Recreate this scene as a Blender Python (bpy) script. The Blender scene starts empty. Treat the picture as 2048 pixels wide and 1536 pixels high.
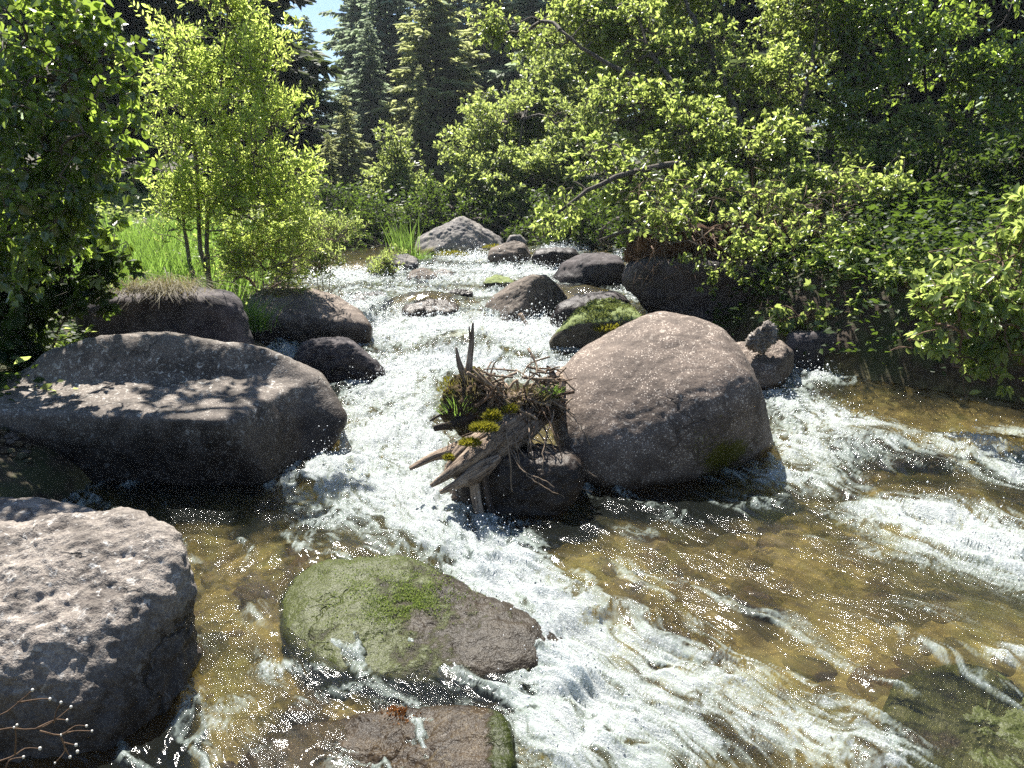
import bpy, math, random
import numpy as np
from mathutils import Vector, Matrix

# ------------------------------------------------------------------ camera, sky, sun
sc = bpy.context.scene
COL = sc.collection
PITCH = math.radians(-14.0)
CAM = np.array([0.0, 0.0, 2.0])
FPX = 1479.0
cd = bpy.data.cameras.new('camera')
cam = bpy.data.objects.new('camera', cd)
COL.objects.link(cam)
cam.location = CAM
cam.rotation_euler = (math.pi / 2 + PITCH, 0, 0)
cd.sensor_width = 36.0
cd.lens = 36.0 * FPX / 2048.0
cd.clip_start = 0.05
cd.clip_end = 2000.0
sc.camera = cam

SUN_AZ, SUN_EL = math.radians(-21.0), math.radians(58.0)
SUN = np.array([math.sin(SUN_AZ) * math.cos(SUN_EL), math.cos(SUN_AZ) * math.cos(SUN_EL), math.sin(SUN_EL)])
world = bpy.data.worlds.new('World')
sc.world = world
world.use_nodes = True
wn = world.node_tree
sky = wn.nodes.new('ShaderNodeTexSky')
sky.sky_type = 'NISHITA'
sky.sun_disc = False
sky.sun_elevation = SUN_EL
sky.sun_rotation = SUN_AZ
sky.ozone_density = 4.0
sky.dust_density = 0.4
wn.links.new(sky.outputs[0], wn.nodes['Background'].inputs[0])
wn.nodes['Background'].inputs[1].default_value = 0.055
sl = bpy.data.lights.new('sun', 'SUN')
sl.energy = 5.0
sl.angle = math.radians(0.5)
sl.color = (1.0, 0.95, 0.86)
so = bpy.data.objects.new('sun', sl)
COL.objects.link(so)
so.rotation_euler = Vector(SUN).to_track_quat('Z', 'Y').to_euler()
so.location = (0, 0, 40)
sc.view_settings.view_transform = 'Standard'
sc.view_settings.look = 'None'
sc.view_settings.gamma = 1.0
sc.view_settings.use_curve_mapping = False
sc.view_settings.exposure = 1.65
sc.render.engine = 'CYCLES'
sc.cycles.max_bounces = 10
sc.cycles.transparent_max_bounces = 16
sc.cycles.use_denoising = False
sc.cycles.caustics_refractive = False
sc.cycles.caustics_reflective = False

RNG = np.random.default_rng(7)

# ------------------------------------------------------------------ noise
_pr = np.random.default_rng(101)
PERM = _pr.permutation(256)
PERM = np.concatenate([PERM, PERM, PERM])
_g = _pr.normal(size=(256, 3)); GR3 = _g / np.linalg.norm(_g, axis=1)[:, None]
_a = _pr.uniform(0, 2 * np.pi, 256); GR2 = np.stack([np.cos(_a), np.sin(_a)], 1)

def fade(t): return t * t * t * (t * (t * 6 - 15) + 10)

def noise2(x, y, seed=0):
    x = np.asarray(x, float) + seed * 17.31; y = np.asarray(y, float) + seed * 9.77
    xi = np.floor(x).astype(int); yi = np.floor(y).astype(int)
    fx, fy = x - xi, y - yi
    u, v = fade(fx), fade(fy)
    def c(i, j):
        g = GR2[PERM[PERM[(xi + i) & 255] + ((yi + j) & 255)]]
        return g[..., 0] * (fx - i) + g[..., 1] * (fy - j)
    a = c(0, 0) * (1 - u) + c(1, 0) * u
    b = c(0, 1) * (1 - u) + c(1, 1) * u
    return 1.5 * (a * (1 - v) + b * v)

def noise3(p, seed=0):
    p = np.asarray(p, float) + seed * 13.37
    pi = np.floor(p).astype(int); f = p - pi
    u = fade(f)
    def c(i, j, k):
        g = GR3[PERM[PERM[PERM[(pi[:, 0] + i) & 255] + ((pi[:, 1] + j) & 255)] + ((pi[:, 2] + k) & 255)]]
        return (g * (f - np.array([i, j, k]))).sum(1)
    r = 0
    for i in (0, 1):
        for j in (0, 1):
            for k in (0, 1):
                r = r + c(i, j, k) * (u[:, 0] if i else 1 - u[:, 0]) * (u[:, 1] if j else 1 - u[:, 1]) * (u[:, 2] if k else 1 - u[:, 2])
    return 1.5 * r

def fbm2(x, y, oct=4, seed=0, gain=0.5):
    r, a, f = 0, 1.0, 1.0
    for o in range(oct):
        r = r + a * noise2(x * f, y * f, seed + o * 3); a *= gain; f *= 2.03
    return r

def fbm3(p, oct=4, seed=0, gain=0.5):
    r, a, f = 0, 1.0, 1.0
    for o in range(oct):
        r = r + a * noise3(p * f, seed + o * 3); a *= gain; f *= 2.03
    return r

def sstep(a, b, x):
    t = np.clip((x - a) / (b - a), 0, 1); return t * t * (3 - 2 * t)

# ------------------------------------------------------------------ photo geometry: where a pixel of the photograph lies in the place
CP, SP = math.cos(PITCH), math.sin(PITCH)
def ray(px, py):
    dx, dy = (px - 1024.0) / FPX, (768.0 - py) / FPX
    return np.array([dx, CP - dy * SP, SP + dy * CP])
def P(px, py, Y):
    d = ray(px, py); return CAM + d * (Y / d[1])
YT = [-10, 0, 1.5, 3, 4, 5, 6, 7, 8, 9, 10, 10.6, 11.4, 12.6, 13.6, 15, 16.0, 17.0, 18.5, 20, 24, 30, 60, 200]
ZT = [-.5, -.25, -.16, -.07, -.03, 0, .03, .08, .15, .22, .28, .33, .44, .49, .54, .60, .70, .74, .80, .86, 1.0, 1.2, 2.4, 8]
def zw(y): return np.interp(y, YT, ZT)
def onwater(px, py):
    lo, hi = 1.0, 60.0
    for _ in range(40):
        m = (lo + hi) / 2
        if P(px, py, m)[2] > zw(m): lo = m
        else: hi = m
    return P(px, py, lo)
def project(p):
    d = np.asarray(p) - CAM
    dep = d[..., 1] * CP + d[..., 2] * SP
    up = -d[..., 1] * SP + d[..., 2] * CP
    return 1024 + FPX * d[..., 0] / dep, 768 - FPX * up / dep, dep

# ------------------------------------------------------------------ mesh helpers
def mesh_data(name, V, F, mats=(), smooth=True, attrs=None, midx=None):
    V = np.asarray(V, np.float32)
    if not isinstance(F, (list, tuple)): F = [F]
    F = [np.asarray(f, np.int32) for f in F if len(f)]
    me = bpy.data.meshes.new(name)
    nl = sum(f.size for f in F); nf = sum(len(f) for f in F)
    me.vertices.add(len(V)); me.vertices.foreach_set('co', V.ravel())
    me.loops.add(nl); me.loops.foreach_set('vertex_index', np.concatenate([f.ravel() for f in F]))
    me.polygons.add(nf)
    tot = np.concatenate([np.full(len(f), f.shape[1], np.int32) for f in F])
    st = np.concatenate([[0], np.cumsum(tot)[:-1]]).astype(np.int32)
    me.polygons.foreach_set('loop_start', st)
    me.polygons.foreach_set('use_smooth', np.full(nf, bool(smooth)))
    if midx is not None: me.polygons.foreach_set('material_index', np.asarray(midx, np.int32))
    for m in mats: me.materials.append(m)
    me.update(calc_edges=True)
    for k, v in (attrs or {}).items():
        v = np.asarray(v, np.float32)
        if v.ndim == 1:
            a = me.attributes.new(k, 'FLOAT', 'POINT'); a.data.foreach_set('value', v)
        else:
            a = me.attributes.new(k, 'FLOAT_VECTOR', 'POINT'); a.data.foreach_set('vector', v.ravel())
    return me

def tag(o, label=None, cat=None, group=None, kind=None):
    if label: o['label'] = label
    if cat: o['category'] = cat
    if group: o['group'] = group
    if kind: o['kind'] = kind
    return o
def empty(name, loc, label, cat, group=None):
    o = bpy.data.objects.new(name, None); COL.objects.link(o)
    o.location = loc; o.empty_display_size = 0.2
    return tag(o, label, cat, group)
def add(name, me, parent=None, loc=None):
    o = bpy.data.objects.new(name, me); COL.objects.link(o)
    if parent is not None: o.parent = parent
    if loc is not None: o.location = loc
    return o
def part(name, V, F, mat, root=None, smooth=True, attrs=None, kind=None):
    """a mesh given in place coordinates, linked under its thing"""
    V = np.asarray(V, float)
    org = np.array(root.location) if root is not None else np.zeros(3)
    r = root.parent if root is not None else None
    while r is not None: org = org + np.array(r.location); r = r.parent
    o = add(name, mesh_data(name, V - org, F, [mat], smooth, attrs), root)
    if kind: o['kind'] = kind
    return o
def solo(name, V, F, mat, label, cat, group=None, smooth=True, attrs=None, kind=None, org=None):
    V = np.asarray(V, float)
    c = np.array([V[:, 0].mean(), V[:, 1].mean(), V[:, 2].min()]) if org is None else np.asarray(org)
    o = add(name, mesh_data(name, V - c, F, [mat], smooth, attrs), None, c)
    return tag(o, label, cat, group, kind)

class MB:
    def __init__(s): s.V, s.F3, s.F4, s.n, s.A = [], [], [], 0, []
    def add(s, V, F3=None, F4=None, a=None):
        V = np.asarray(V, float)
        if F3 is not None and len(F3): s.F3.append(np.asarray(F3) + s.n)
        if F4 is not None and len(F4): s.F4.append(np.asarray(F4) + s.n)
        s.V.append(V); s.n += len(V)
        s.A.append(np.full(len(V), 0.5) if a is None else np.broadcast_to(np.asarray(a, float), (len(V),)))
    def get(s):
        return np.concatenate(s.V), [np.concatenate(f) for f in (s.F3, s.F4) if f]
    def attr(s): return np.concatenate(s.A)

def norm(v):
    v = np.asarray(v, float); return v / (np.linalg.norm(v, axis=-1, keepdims=True) + 1e-9)

def tube(mb, pts, radii, sides=6, ridge=0.0, seed=0, cap=True, flat=1.0):
    pts = np.asarray(pts, float); n = len(pts)
    radii = np.broadcast_to(np.asarray(radii, float), (n,))
    T = norm(np.gradient(pts, axis=0))
    ref = np.array([0, 0, 1.0]) if abs(T[0, 2]) < 0.9 else np.array([1.0, 0, 0])
    A = norm(np.cross(np.broadcast_to(ref, T.shape), T)); B = np.cross(T, A)
    th = np.linspace(0, 2 * np.pi, sides, endpoint=False)
    R = radii[:, None] * np.ones((1, sides))
    if ridge:
        ss = np.concatenate([[0], np.cumsum(np.linalg.norm(np.diff(pts, axis=0), axis=1))])
        L = ss[:, None] * np.ones((1, sides))
        cx, sx = np.cos(th)[None] * 2.6 + 0 * L, np.sin(th)[None] * 2.6 + 0 * L
        q = np.stack([cx + seed, sx, L * 2.2], -1).reshape(-1, 3)
        nn = noise3(q, seed).reshape(n, sides); n2 = noise3(q * np.array([3, 3, 1.6]), seed + 5).reshape(n, sides)
        R = R * (1 + ridge * (nn * 1.3 + (np.abs(n2) - .25) * 1.1))
    V = pts[:, None, :] + R[..., None] * (np.cos(th)[None, :, None] * A[:, None, :] * flat + np.sin(th)[None, :, None] * B[:, None, :])
    i = np.arange(n - 1)[:, None] * sides; j = np.arange(sides)[None]; k = (j + 1) % sides
    F = np.stack([i + j, i + k, i + sides + k, i + sides + j], -1).reshape(-1, 4)
    V = V.reshape(-1, 3)
    F3 = None
    if cap:
        e = len(V); V = np.concatenate([V, pts[:1] - T[:1] * radii[0] * .15, pts[-1:] + T[-1:] * radii[-1] * .3])
        jj = np.arange(sides); kk = (jj + 1) % sides; o = (n - 1) * sides
        F3 = np.concatenate([np.stack([kk, jj, np.full(sides, e)], 1), np.stack([o + jj, o + kk, np.full(sides, e + 1)], 1)])
    mb.add(V, F3, F)

def smooth_path(pts, n):
    pts = np.asarray(pts, float); m = len(pts)
    if m == 2: 
        t = np.linspace(0, 1, n)[:, None]; return pts[0] * (1 - t) + pts[1] * t
    P0 = np.concatenate([2 * pts[:1] - pts[1:2], pts, 2 * pts[-1:] - pts[-2:-1]])
    t = np.linspace(0, m - 1 - 1e-6, n); i = t.astype(int); f = (t - i)[:, None]
    a, b, c, d = P0[i], P0[i + 1], P0[i + 2], P0[i + 3]
    return .5 * (2 * b + (c - a) * f + (2 * a - 5 * b + 4 * c - d) * f ** 2 + (3 * b - a - 3 * c + d) * f ** 3)

def icosphere(sub):
    t = (1 + 5 ** .5) / 2
    V = norm(np.array([[-1, t, 0], [1, t, 0], [-1, -t, 0], [1, -t, 0], [0, -1, t], [0, 1, t], [0, -1, -t], [0, 1, -t], [t, 0, -1], [t, 0, 1], [-t, 0, -1], [-t, 0, 1]], float))
    F = np.array([[0, 11, 5], [0, 5, 1], [0, 1, 7], [0, 7, 10], [0, 10, 11], [1, 5, 9], [5, 11, 4], [11, 10, 2], [10, 7, 6], [7, 1, 8], [3, 9, 4], [3, 4, 2], [3, 2, 6], [3, 6, 8], [3, 8, 9], [4, 9, 5], [2, 4, 11], [6, 2, 10], [8, 6, 7], [9, 8, 1]])
    for _ in range(sub):
        E = np.sort(np.concatenate([F[:, [0, 1]], F[:, [1, 2]], F[:, [2, 0]]]), axis=1)
        key = E[:, 0].astype(np.int64) * len(V) + E[:, 1]
        u, idx, inv = np.unique(key, return_index=True, return_inverse=True)
        M = norm(V[E[idx, 0]] + V[E[idx, 1]]); m = len(F); o = len(V)
        a, b, c = o + inv[:m], o + inv[m:2 * m], o + inv[2 * m:]
        V = np.concatenate([V, M])
        F = np.concatenate([np.stack([F[:, 0], a, c], 1), np.stack([F[:, 1], b, a], 1), np.stack([F[:, 2], c, b], 1), np.stack([a, b, c], 1)])
    return V, F
ICO = {s: icosphere(s) for s in (0, 1, 2, 3, 4, 5, 6)}

def vnormals(V, F):
    n = np.cross(V[F[:, 1]] - V[F[:, 0]], V[F[:, 2]] - V[F[:, 0]])
    N = np.zeros_like(V)
    for k in range(3): 
        for c in range(3): N[:, c] += np.bincount(F[:, k], n[:, c], len(V))
    return norm(N)

# ------------------------------------------------------------------ materials
class NT:
    def __init__(s, name):
        s.m = bpy.data.materials.new(name); s.m.use_nodes = True
        s.t = s.m.node_tree; s.t.nodes.clear()
        s.out = s.n('ShaderNodeOutputMaterial')
    def n(s, typ, **kw):
        o = s.t.nodes.new(typ)
        for k, v in kw.items(): setattr(o, k, v)
        return o
    def link(s, a, b): s.t.links.new(a, b)
    def set(s, sock, v):
        if hasattr(v, 'links'): s.link(v, sock)
        elif isinstance(v, (tuple, list)) and len(v) == 3 and sock.type == 'RGBA': sock.default_value = (*v, 1)
        else: sock.default_value = v
    def math(s, op, a, b=0.0, c=0.0, clamp=False):
        o = s.n('ShaderNodeMath', operation=op, use_clamp=clamp)
        for i, v in enumerate((a, b, c)): s.set(o.inputs[i], v)
        return o.outputs[0]
    def mix(s, f, a, b, mode='MIX'):
        o = s.n('ShaderNodeMix', data_type='RGBA', blend_type=mode)
        s.set(o.inputs[0], f); s.set(o.inputs[6], a); s.set(o.inputs[7], b); return o.outputs[2]
    def ramp(s, f, lo, hi, a=0.0, b=1.0):
        o = s.n('ShaderNodeMapRange', interpolation_type='SMOOTHSTEP')
        s.set(o.inputs[0], f); s.set(o.inputs[1], lo); s.set(o.inputs[2], hi); s.set(o.inputs[3], a); s.set(o.inputs[4], b); return o.outputs[0]
    def noise(s, vec, scale, detail=4, rough=.55, dist=0.0, out=0):
        o = s.n('ShaderNodeTexNoise'); s.set(o.inputs['Vector'], vec); s.set(o.inputs['Scale'], scale)
        o.inputs['Detail'].default_value = detail; o.inputs['Roughness'].default_value = rough; o.inputs['Distortion'].default_value = dist
        return o.outputs[out]
    def voro(s, vec, scale, feature='F1', out='Distance', rand=1.0):
        o = s.n('ShaderNodeTexVoronoi', feature=feature); s.set(o.inputs['Vector'], vec); o.inputs['Scale'].default_value = scale
        o.inputs['Randomness'].default_value = rand
        return o.outputs[out]
    def attr(s, name, out='Fac'):
        o = s.n('ShaderNodeAttribute', attribute_name=name); return o.outputs[out]
    def obj(s): return s.n('ShaderNodeTexCoord').outputs['Object']
    def geo(s, o='Position'): return s.n('ShaderNodeNewGeometry').outputs[o]
    def scale(s, v, xyz):
        o = s.n('ShaderNodeVectorMath', operation='MULTIPLY'); s.set(o.inputs[0], v); o.inputs[1].default_value = xyz; return o.outputs[0]
    def bump(s, h, strength=1.0, dist=0.01, normal=None):
        o = s.n('ShaderNodeBump'); s.set(o.inputs['Height'], h); s.set(o.inputs['Strength'], strength); s.set(o.inputs['Distance'], dist)
        if normal is not None: s.link(normal, o.inputs['Normal'])
        return o.outputs[0]
    def pbr(s, color, rough=.8, spec=.5, normal=None, **kw):
        o = s.n('ShaderNodeBsdfPrincipled'); s.set(o.inputs['Base Color'], color); s.set(o.inputs['Roughness'], rough)
        s.set(o.inputs['Specular IOR Level'], spec)
        if normal is not None: s.link(normal, o.inputs['Normal'])
        return o.outputs[0]
    def mixs(s, f, a, b):
        o = s.n('ShaderNodeMixShader'); s.set(o.inputs[0], f); s.link(a, o.inputs[1]); s.link(b, o.inputs[2]); return o.outputs[0]
    def done(s, sh): s.link(sh, s.out.inputs[0]); return s.m

def rock_mat(name, base=(.20, .165, .15), dark=(.075, .06, .058), lichen=.5, lcol=(.42, .40, .36), fleck=.4, moss=(.07, .09, .02), grain=1.0, rough_bump=.02, fk=1.0):
    t = NT(name); o = t.obj()
    big = t.noise(o, 2.2, 5, .6); mid = t.noise(o, 9, 5, .65); fine = t.noise(o, 70 * grain, 3, .7); speck = t.voro(o, 130 * grain * fk)
    c = t.mix(t.ramp(big, .36, .66), dark, base)
    c = t.mix(t.ramp(mid, .35, .7, 0, .55), c, tuple(x * 1.35 for x in base))
    c = t.mix(t.ramp(fine, .38, .62, 0, .75), t.mix(1, c, (.55, .53, .55), 'MULTIPLY'), c)
    # mineral flecks and lichen spots
    lm = t.math('MULTIPLY', t.ramp(t.noise(o, 26, 4, .7, .6), .56, .64), t.ramp(t.noise(o, 3.1, 3, .6), .42, .6))
    c = t.mix(t.math('MULTIPLY', lm, lichen), c, lcol)
    fl = t.math('MULTIPLY', t.ramp(speck, .30, .10), t.ramp(mid, .42, .56))
    c = t.mix(t.math('MULTIPLY', fl, fleck), c, tuple(min(1, x * 1.5) for x in lcol))
    wv = t.n('ShaderNodeVectorMath', operation='ADD'); t.link(o, wv.inputs[0]); t.link(t.scale(t.noise(o, 3, 4, .6, 0, 1), (.5, .5, .5)), wv.inputs[1])
    ck = t.math('MULTIPLY', t.ramp(t.voro(wv.outputs[0], 1.15, 'DISTANCE_TO_EDGE'), .016, .003), t.ramp(t.noise(o, 1.7, 3, .6), .52, .60))
    c = t.mix(t.math('MULTIPLY', ck, .55), c, (.02, .016, .014))
    # green growth where the attribute says so
    mo = t.math('ADD', t.attr('moss'), t.math('MULTIPLY', t.math('SUBTRACT', t.noise(o, 18, 5, .7), .5), .9))
    mo = t.math('MULTIPLY', t.ramp(mo, .42, .68), t.ramp(t.attr('moss'), .02, .2))
    mc = t.mix(t.ramp(t.noise(o, 90, 3, .7), .35, .65), tuple(x * .45 for x in moss), moss)
    c = t.mix(mo, c, mc)
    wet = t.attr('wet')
    c = t.mix(wet, c, t.mix(1, c, (.34, .32, .31), 'MULTIPLY'))  # damp and stain near the water, plus shade painted into some boulder fronts
    h = t.math('ADD', t.math('MULTIPLY', mid, .9), t.math('ADD', t.math('MULTIPLY', fine, .35), t.math('SUBTRACT', t.math('MULTIPLY', mo, .3), t.math('MULTIPLY', ck, .7))))
    r = t.ramp(wet, 0, 1, .85, .38)
    return t.done(t.pbr(c, r, t.ramp(wet, 0, 1, .3, .16), t.bump(h, .8, rough_bump)))

def leaf_mat(name, c1, c2, trans, rough=.4, tw=.5, spec=.5):
    """front colour between c1 and c2 by the leaf's own tone, light let through in trans"""
    t = NT(name); v = t.attr('tone')
    c = t.mix(v, c1, c2)
    tc = t.mix(v, tuple(x * .75 for x in trans), tuple(min(1, x * 1.25) for x in trans))
    d = t.pbr(c, rough, spec)
    tr = t.n('ShaderNodeBsdfTranslucent'); t.link(tc, tr.inputs[0])
    return t.done(t.mixs(tw, d, tr.outputs[0]))

def bark_mat(name, c1, c2, scale=(30, 30, 5), bump=.01):
    t = NT(name); o = t.scale(t.obj(), scale)
    n = t.noise(o, 1, 5, .65)
    c = t.mix(t.ramp(n, .3, .7), c1, c2)
    return t.done(t.pbr(c, .85, .3, t.bump(n, .8, bump)))

M = {}
M['rock'] = rock_mat('granite', (.19, .155, .125), (.07, .056, .046))
M['rock_flat'] = rock_mat('granite_grey_lichen', (.20, .172, .145), (.075, .064, .054), 1.0, (.46, .44, .40), .7, fk=.5)
M['rock_round'] = rock_mat('granite_brown', (.185, .145, .115), (.10, .078, .062), .7, (.50, .43, .36), 1.0, (.10, .095, .015), rough_bump=.011, fk=.45)
M['rock_pale'] = rock_mat('granite_pale', (.31, .275, .235), (.125, .108, .092), .9, (.46, .44, .41), .5, rough_bump=.035)
M['rock_far'] = rock_mat('granite_far', (.27, .25, .22), (.10, .095, .10), .7, (.42, .41, .36), .3, (.16, .15, .02))
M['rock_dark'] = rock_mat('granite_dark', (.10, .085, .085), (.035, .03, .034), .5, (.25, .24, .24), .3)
M['rock_green'] = rock_mat('algae_rock', (.12, .10, .07), (.05, .042, .03), .2, (.3, .28, .2), .4, (.19, .235, .075), 1.0, .02)
M['rock_brown'] = rock_mat('amber_rock', (.16, .115, .06), (.055, .04, .026), .3, (.36, .29, .15), .5, (.08, .11, .02))
M['bark'] = bark_mat('bark', (.035, .028, .022), (.12, .10, .08))
M['bark_pale'] = bark_mat('pale_bark', (.06, .05, .035), (.20, .17, .12))
M['bark_dark'] = bark_mat('dark_bark', (.015, .012, .012), (.06, .045, .04), (9, 9, 2), .03)
M['twig'] = bark_mat('twig', (.10, .07, .045), (.30, .225, .16))
M['root'] = bark_mat('root', (.06, .035, .022), (.17, .11, .07))
def drift_mat(name, c1, c2, c3):
    t = NT(name); o = t.attr('grain', 'Vector')
    n = t.noise(o, 1, 6, .7, .3); w = t.noise(t.obj(), 9, 4, .6)
    c = t.mix(t.ramp(n, .36, .64), c1, c2); c = t.mix(t.ramp(w, .5, .7, 0, .6), c, c3)
    return t.done(t.pbr(c, .85, .3, t.bump(n, 1, .015)))
M['drift'] = drift_mat('driftwood', (.07, .048, .034), (.33, .25, .185), (.42, .35, .28))
M['drift_dark'] = drift_mat('wet_driftwood', (.015, .012, .010), (.08, .058, .045), (.05, .035, .028))
M['willow'] = leaf_mat('willow_leaf', (.07, .11, .025), (.13, .17, .05), (.62, .74, .17), .38, .7)
M['aspen'] = leaf_mat('aspen_leaf', (.03, .06, .02), (.075, .12, .035), (.36, .50, .07), .24, .5, 1.0)
M['dogwood'] = leaf_mat('dogwood_leaf', (.06, .095, .028), (.115, .15, .055), (.47, .57, .14), .30, .58, .6)
M['maple'] = leaf_mat('maple_leaf', (.06, .105, .028), (.13, .17, .06), (.47, .58, .15), .34, .5)
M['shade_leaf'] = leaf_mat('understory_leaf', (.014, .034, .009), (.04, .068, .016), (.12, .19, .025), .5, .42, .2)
M['far_leaf'] = leaf_mat('far_leaf', (.06, .10, .03), (.11, .15, .05), (.50, .60, .16), .45, .5)
M['needle'] = leaf_mat('spruce_needles', (.06, .09, .06), (.12, .155, .10), (.34, .42, .26), .6, .5, .15)
M['needle_warm'] = leaf_mat('fir_needles', (.08, .105, .045), (.17, .19, .085), (.48, .52, .22), .6, .5, .15)
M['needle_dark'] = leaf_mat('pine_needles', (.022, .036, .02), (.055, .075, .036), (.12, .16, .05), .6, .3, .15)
M['grass'] = leaf_mat('grass_blade', (.05, .10, .018), (.095, .15, .03), (.26, .42, .07), .45, .5)
M['dry_grass'] = leaf_mat('dry_grass', (.085, .075, .035), (.18, .15, .075), (.20, .17, .07), .6, .4)
M['moss_green'] = leaf_mat('moss_blade', (.06, .075, .02), (.13, .15, .05), (.2, .24, .06), .8, .3, .2)
M['algae'] = leaf_mat('algae_blade', (.09, .12, .025), (.17, .22, .07), (.26, .34, .08), .45, .4, .4)
M['moss'] = leaf_mat('moss_tuft', (.13, .13, .012), (.24, .22, .03), (.32, .30, .03), .8, .3, .2)

# ------------------------------------------------------------------ the ground with the stream's bed
YB = [-10, 0, 3, 4.5, 5.5, 6.5, 8, 9, 10, 12, 14, 17, 20, 24, 40, 200]
XLB = [-3.6, -3.4, -3.0, -2.9, -3.2, -3.5, -3.4, -3.4, -3.5, -3.7, -4.1, -4.4, -4.4, -4, -4, -4]
XRB = [6.5, 6.5, 6.2, 6.0, 5.8, 5.4, 3.5, 2.7, 2.5, 2.35, 2.3, 2.4, 3.2, 3.5, 3.5, 3.5]
def ground_z(x, y):
    x = np.asarray(x, float); y = np.asarray(y, float)
    wob = .22 * fbm2(x * .9, y * .9, 3, 40)
    dl = np.interp(y, YB, XLB) - x + wob; dr = x - np.interp(y, YB, XRB) + wob
    d = np.maximum(dl, dr)
    left = dl > dr
    w = zw(y)
    bed = w - .20 - .09 * fbm2(x * .8, y * .8, 4, 44) + .05 * fbm2(x * 4, y * 4, 3, 46)
    rise = np.where(left, .48 * sstep(-.25, .7, d) + .10 * np.clip(d - .5, 0, 14), .95 * sstep(-.1, .7, d) + .20 * np.clip(d - .5, 0, 16))
    bank = w + rise - .05 + .10 * fbm2(x * .7, y * .7, 4, 48) * sstep(0, 1, d)
    k = sstep(-.35, .25, d)
    z = bed * (1 - k) + bank * k
    end = sstep(21.5, 24, y)
    z = z * (1 - end) + np.maximum(z, w + .35 + .25 * fbm2(x * .5, y * .5, 3, 50)) * end
    return z + np.clip(y - 60, 0, 200) * .06
FX = [1.0, 2.5, 3.2, 4, 5, 6, 8, 10, 12, 14, 17, 24]
FC = [3.0, 1.5, .92, .30, -.2, -.5, -.4, -.2, 0, .2, .6, 1.4]
def axis(dense, coarse_lo, coarse_hi, n, nc):
    a = np.linspace(*dense, n)
    g = np.linspace(0, 1, nc + 1)[1:] ** 2.2
    return np.concatenate([(dense[0] + (coarse_lo - dense[0]) * g)[::-1], a, dense[1] + (coarse_hi - dense[1]) * g])
gx = axis((-6.5, 7), -400, 400, 250, 34); gy = axis((.5, 24), -60, 900, 330, 44)
GX, GY = np.meshgrid(gx, gy)
GZ = ground_z(GX, GY)
def grid_faces(nx, ny):
    i = (np.arange(ny - 1)[:, None] * nx + np.arange(nx - 1)[None]).ravel()
    return np.stack([i, i + 1, i + nx + 1, i + nx], 1)
t = NT('ground'); o = t.geo()
n1 = t.noise(o, 1.3, 6, .65); n2 = t.noise(o, 14, 5, .7)
bedc = t.mix(t.ramp(n1, .35, .62), (.07, .062, .028), (.29, .25, .105))
wv = t.n('ShaderNodeVectorMath', operation='ADD'); t.link(o, wv.inputs[0]); t.link(t.scale(t.noise(o, 4, 3, .6, 0, 1), (.35, .35, .35)), wv.inputs[1])
pd = t.voro(wv.outputs[0], 5.5); pb = t.noise(wv.outputs[0], 7, 6, .7)
pv = t.math('SUBTRACT', 1, t.ramp(pd, .1, .75))
bedc = t.mix(t.ramp(pd, .35, .8, 0, .7), bedc, (.055, .036, .013))
bedc = t.mix(t.ramp(pb, .5, .72, 0, .75), bedc, (.46, .37, .13))
bedc = t.mix(t.ramp(t.noise(o, 2.6, 4, .6), .52, .66, 0, .6), bedc, (.15, .17, .055))
soil = t.mix(t.ramp(n2, .35, .65), (.018, .012, .008), (.06, .04, .025))
soil = t.mix(t.math('MULTIPLY', t.ramp(t.noise(o, 2.5, 4, .6), .45, .6), .6), soil, (.045, .06, .018))
st = t.noise(t.n('ShaderNodeAttribute', attribute_name='flow').outputs['Vector'], 9, 5, .65, .4)
bedc = t.mix(t.ramp(st, .50, .64, 0, .7), bedc, (.06, .052, .025))  # streaks along the flow paint in the look of ripple-refracted light
col = t.mix(t.attr('bed'), soil, bedc)
hh = t.math('ADD', t.math('MULTIPLY', pv, t.attr('bed')), n2)
M['ground'] = t.done(t.pbr(col, .85, .3, t.bump(hh, .8, .03)))
inb = np.minimum(GX - np.interp(GY, YB, XLB), np.interp(GY, YB, XRB) - GX)
bedm = sstep(-.15, .1, inb) * (1 - sstep(22, 23, GY))
ground = solo('ground', np.stack([GX.ravel(), GY.ravel(), GZ.ravel()], 1), grid_faces(len(gx), len(gy)), M['ground'], None, None, kind='structure', attrs={'bed': bedm.ravel(), 'flow': np.stack([(GX - np.interp(GY, FX, FC)).ravel(), GY.ravel() * .35, 0 * GX.ravel()], 1)}, org=(0, 0, 0))
tag(ground, 'dark forest soil of both banks and the amber stony stream bed under the water')

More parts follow.
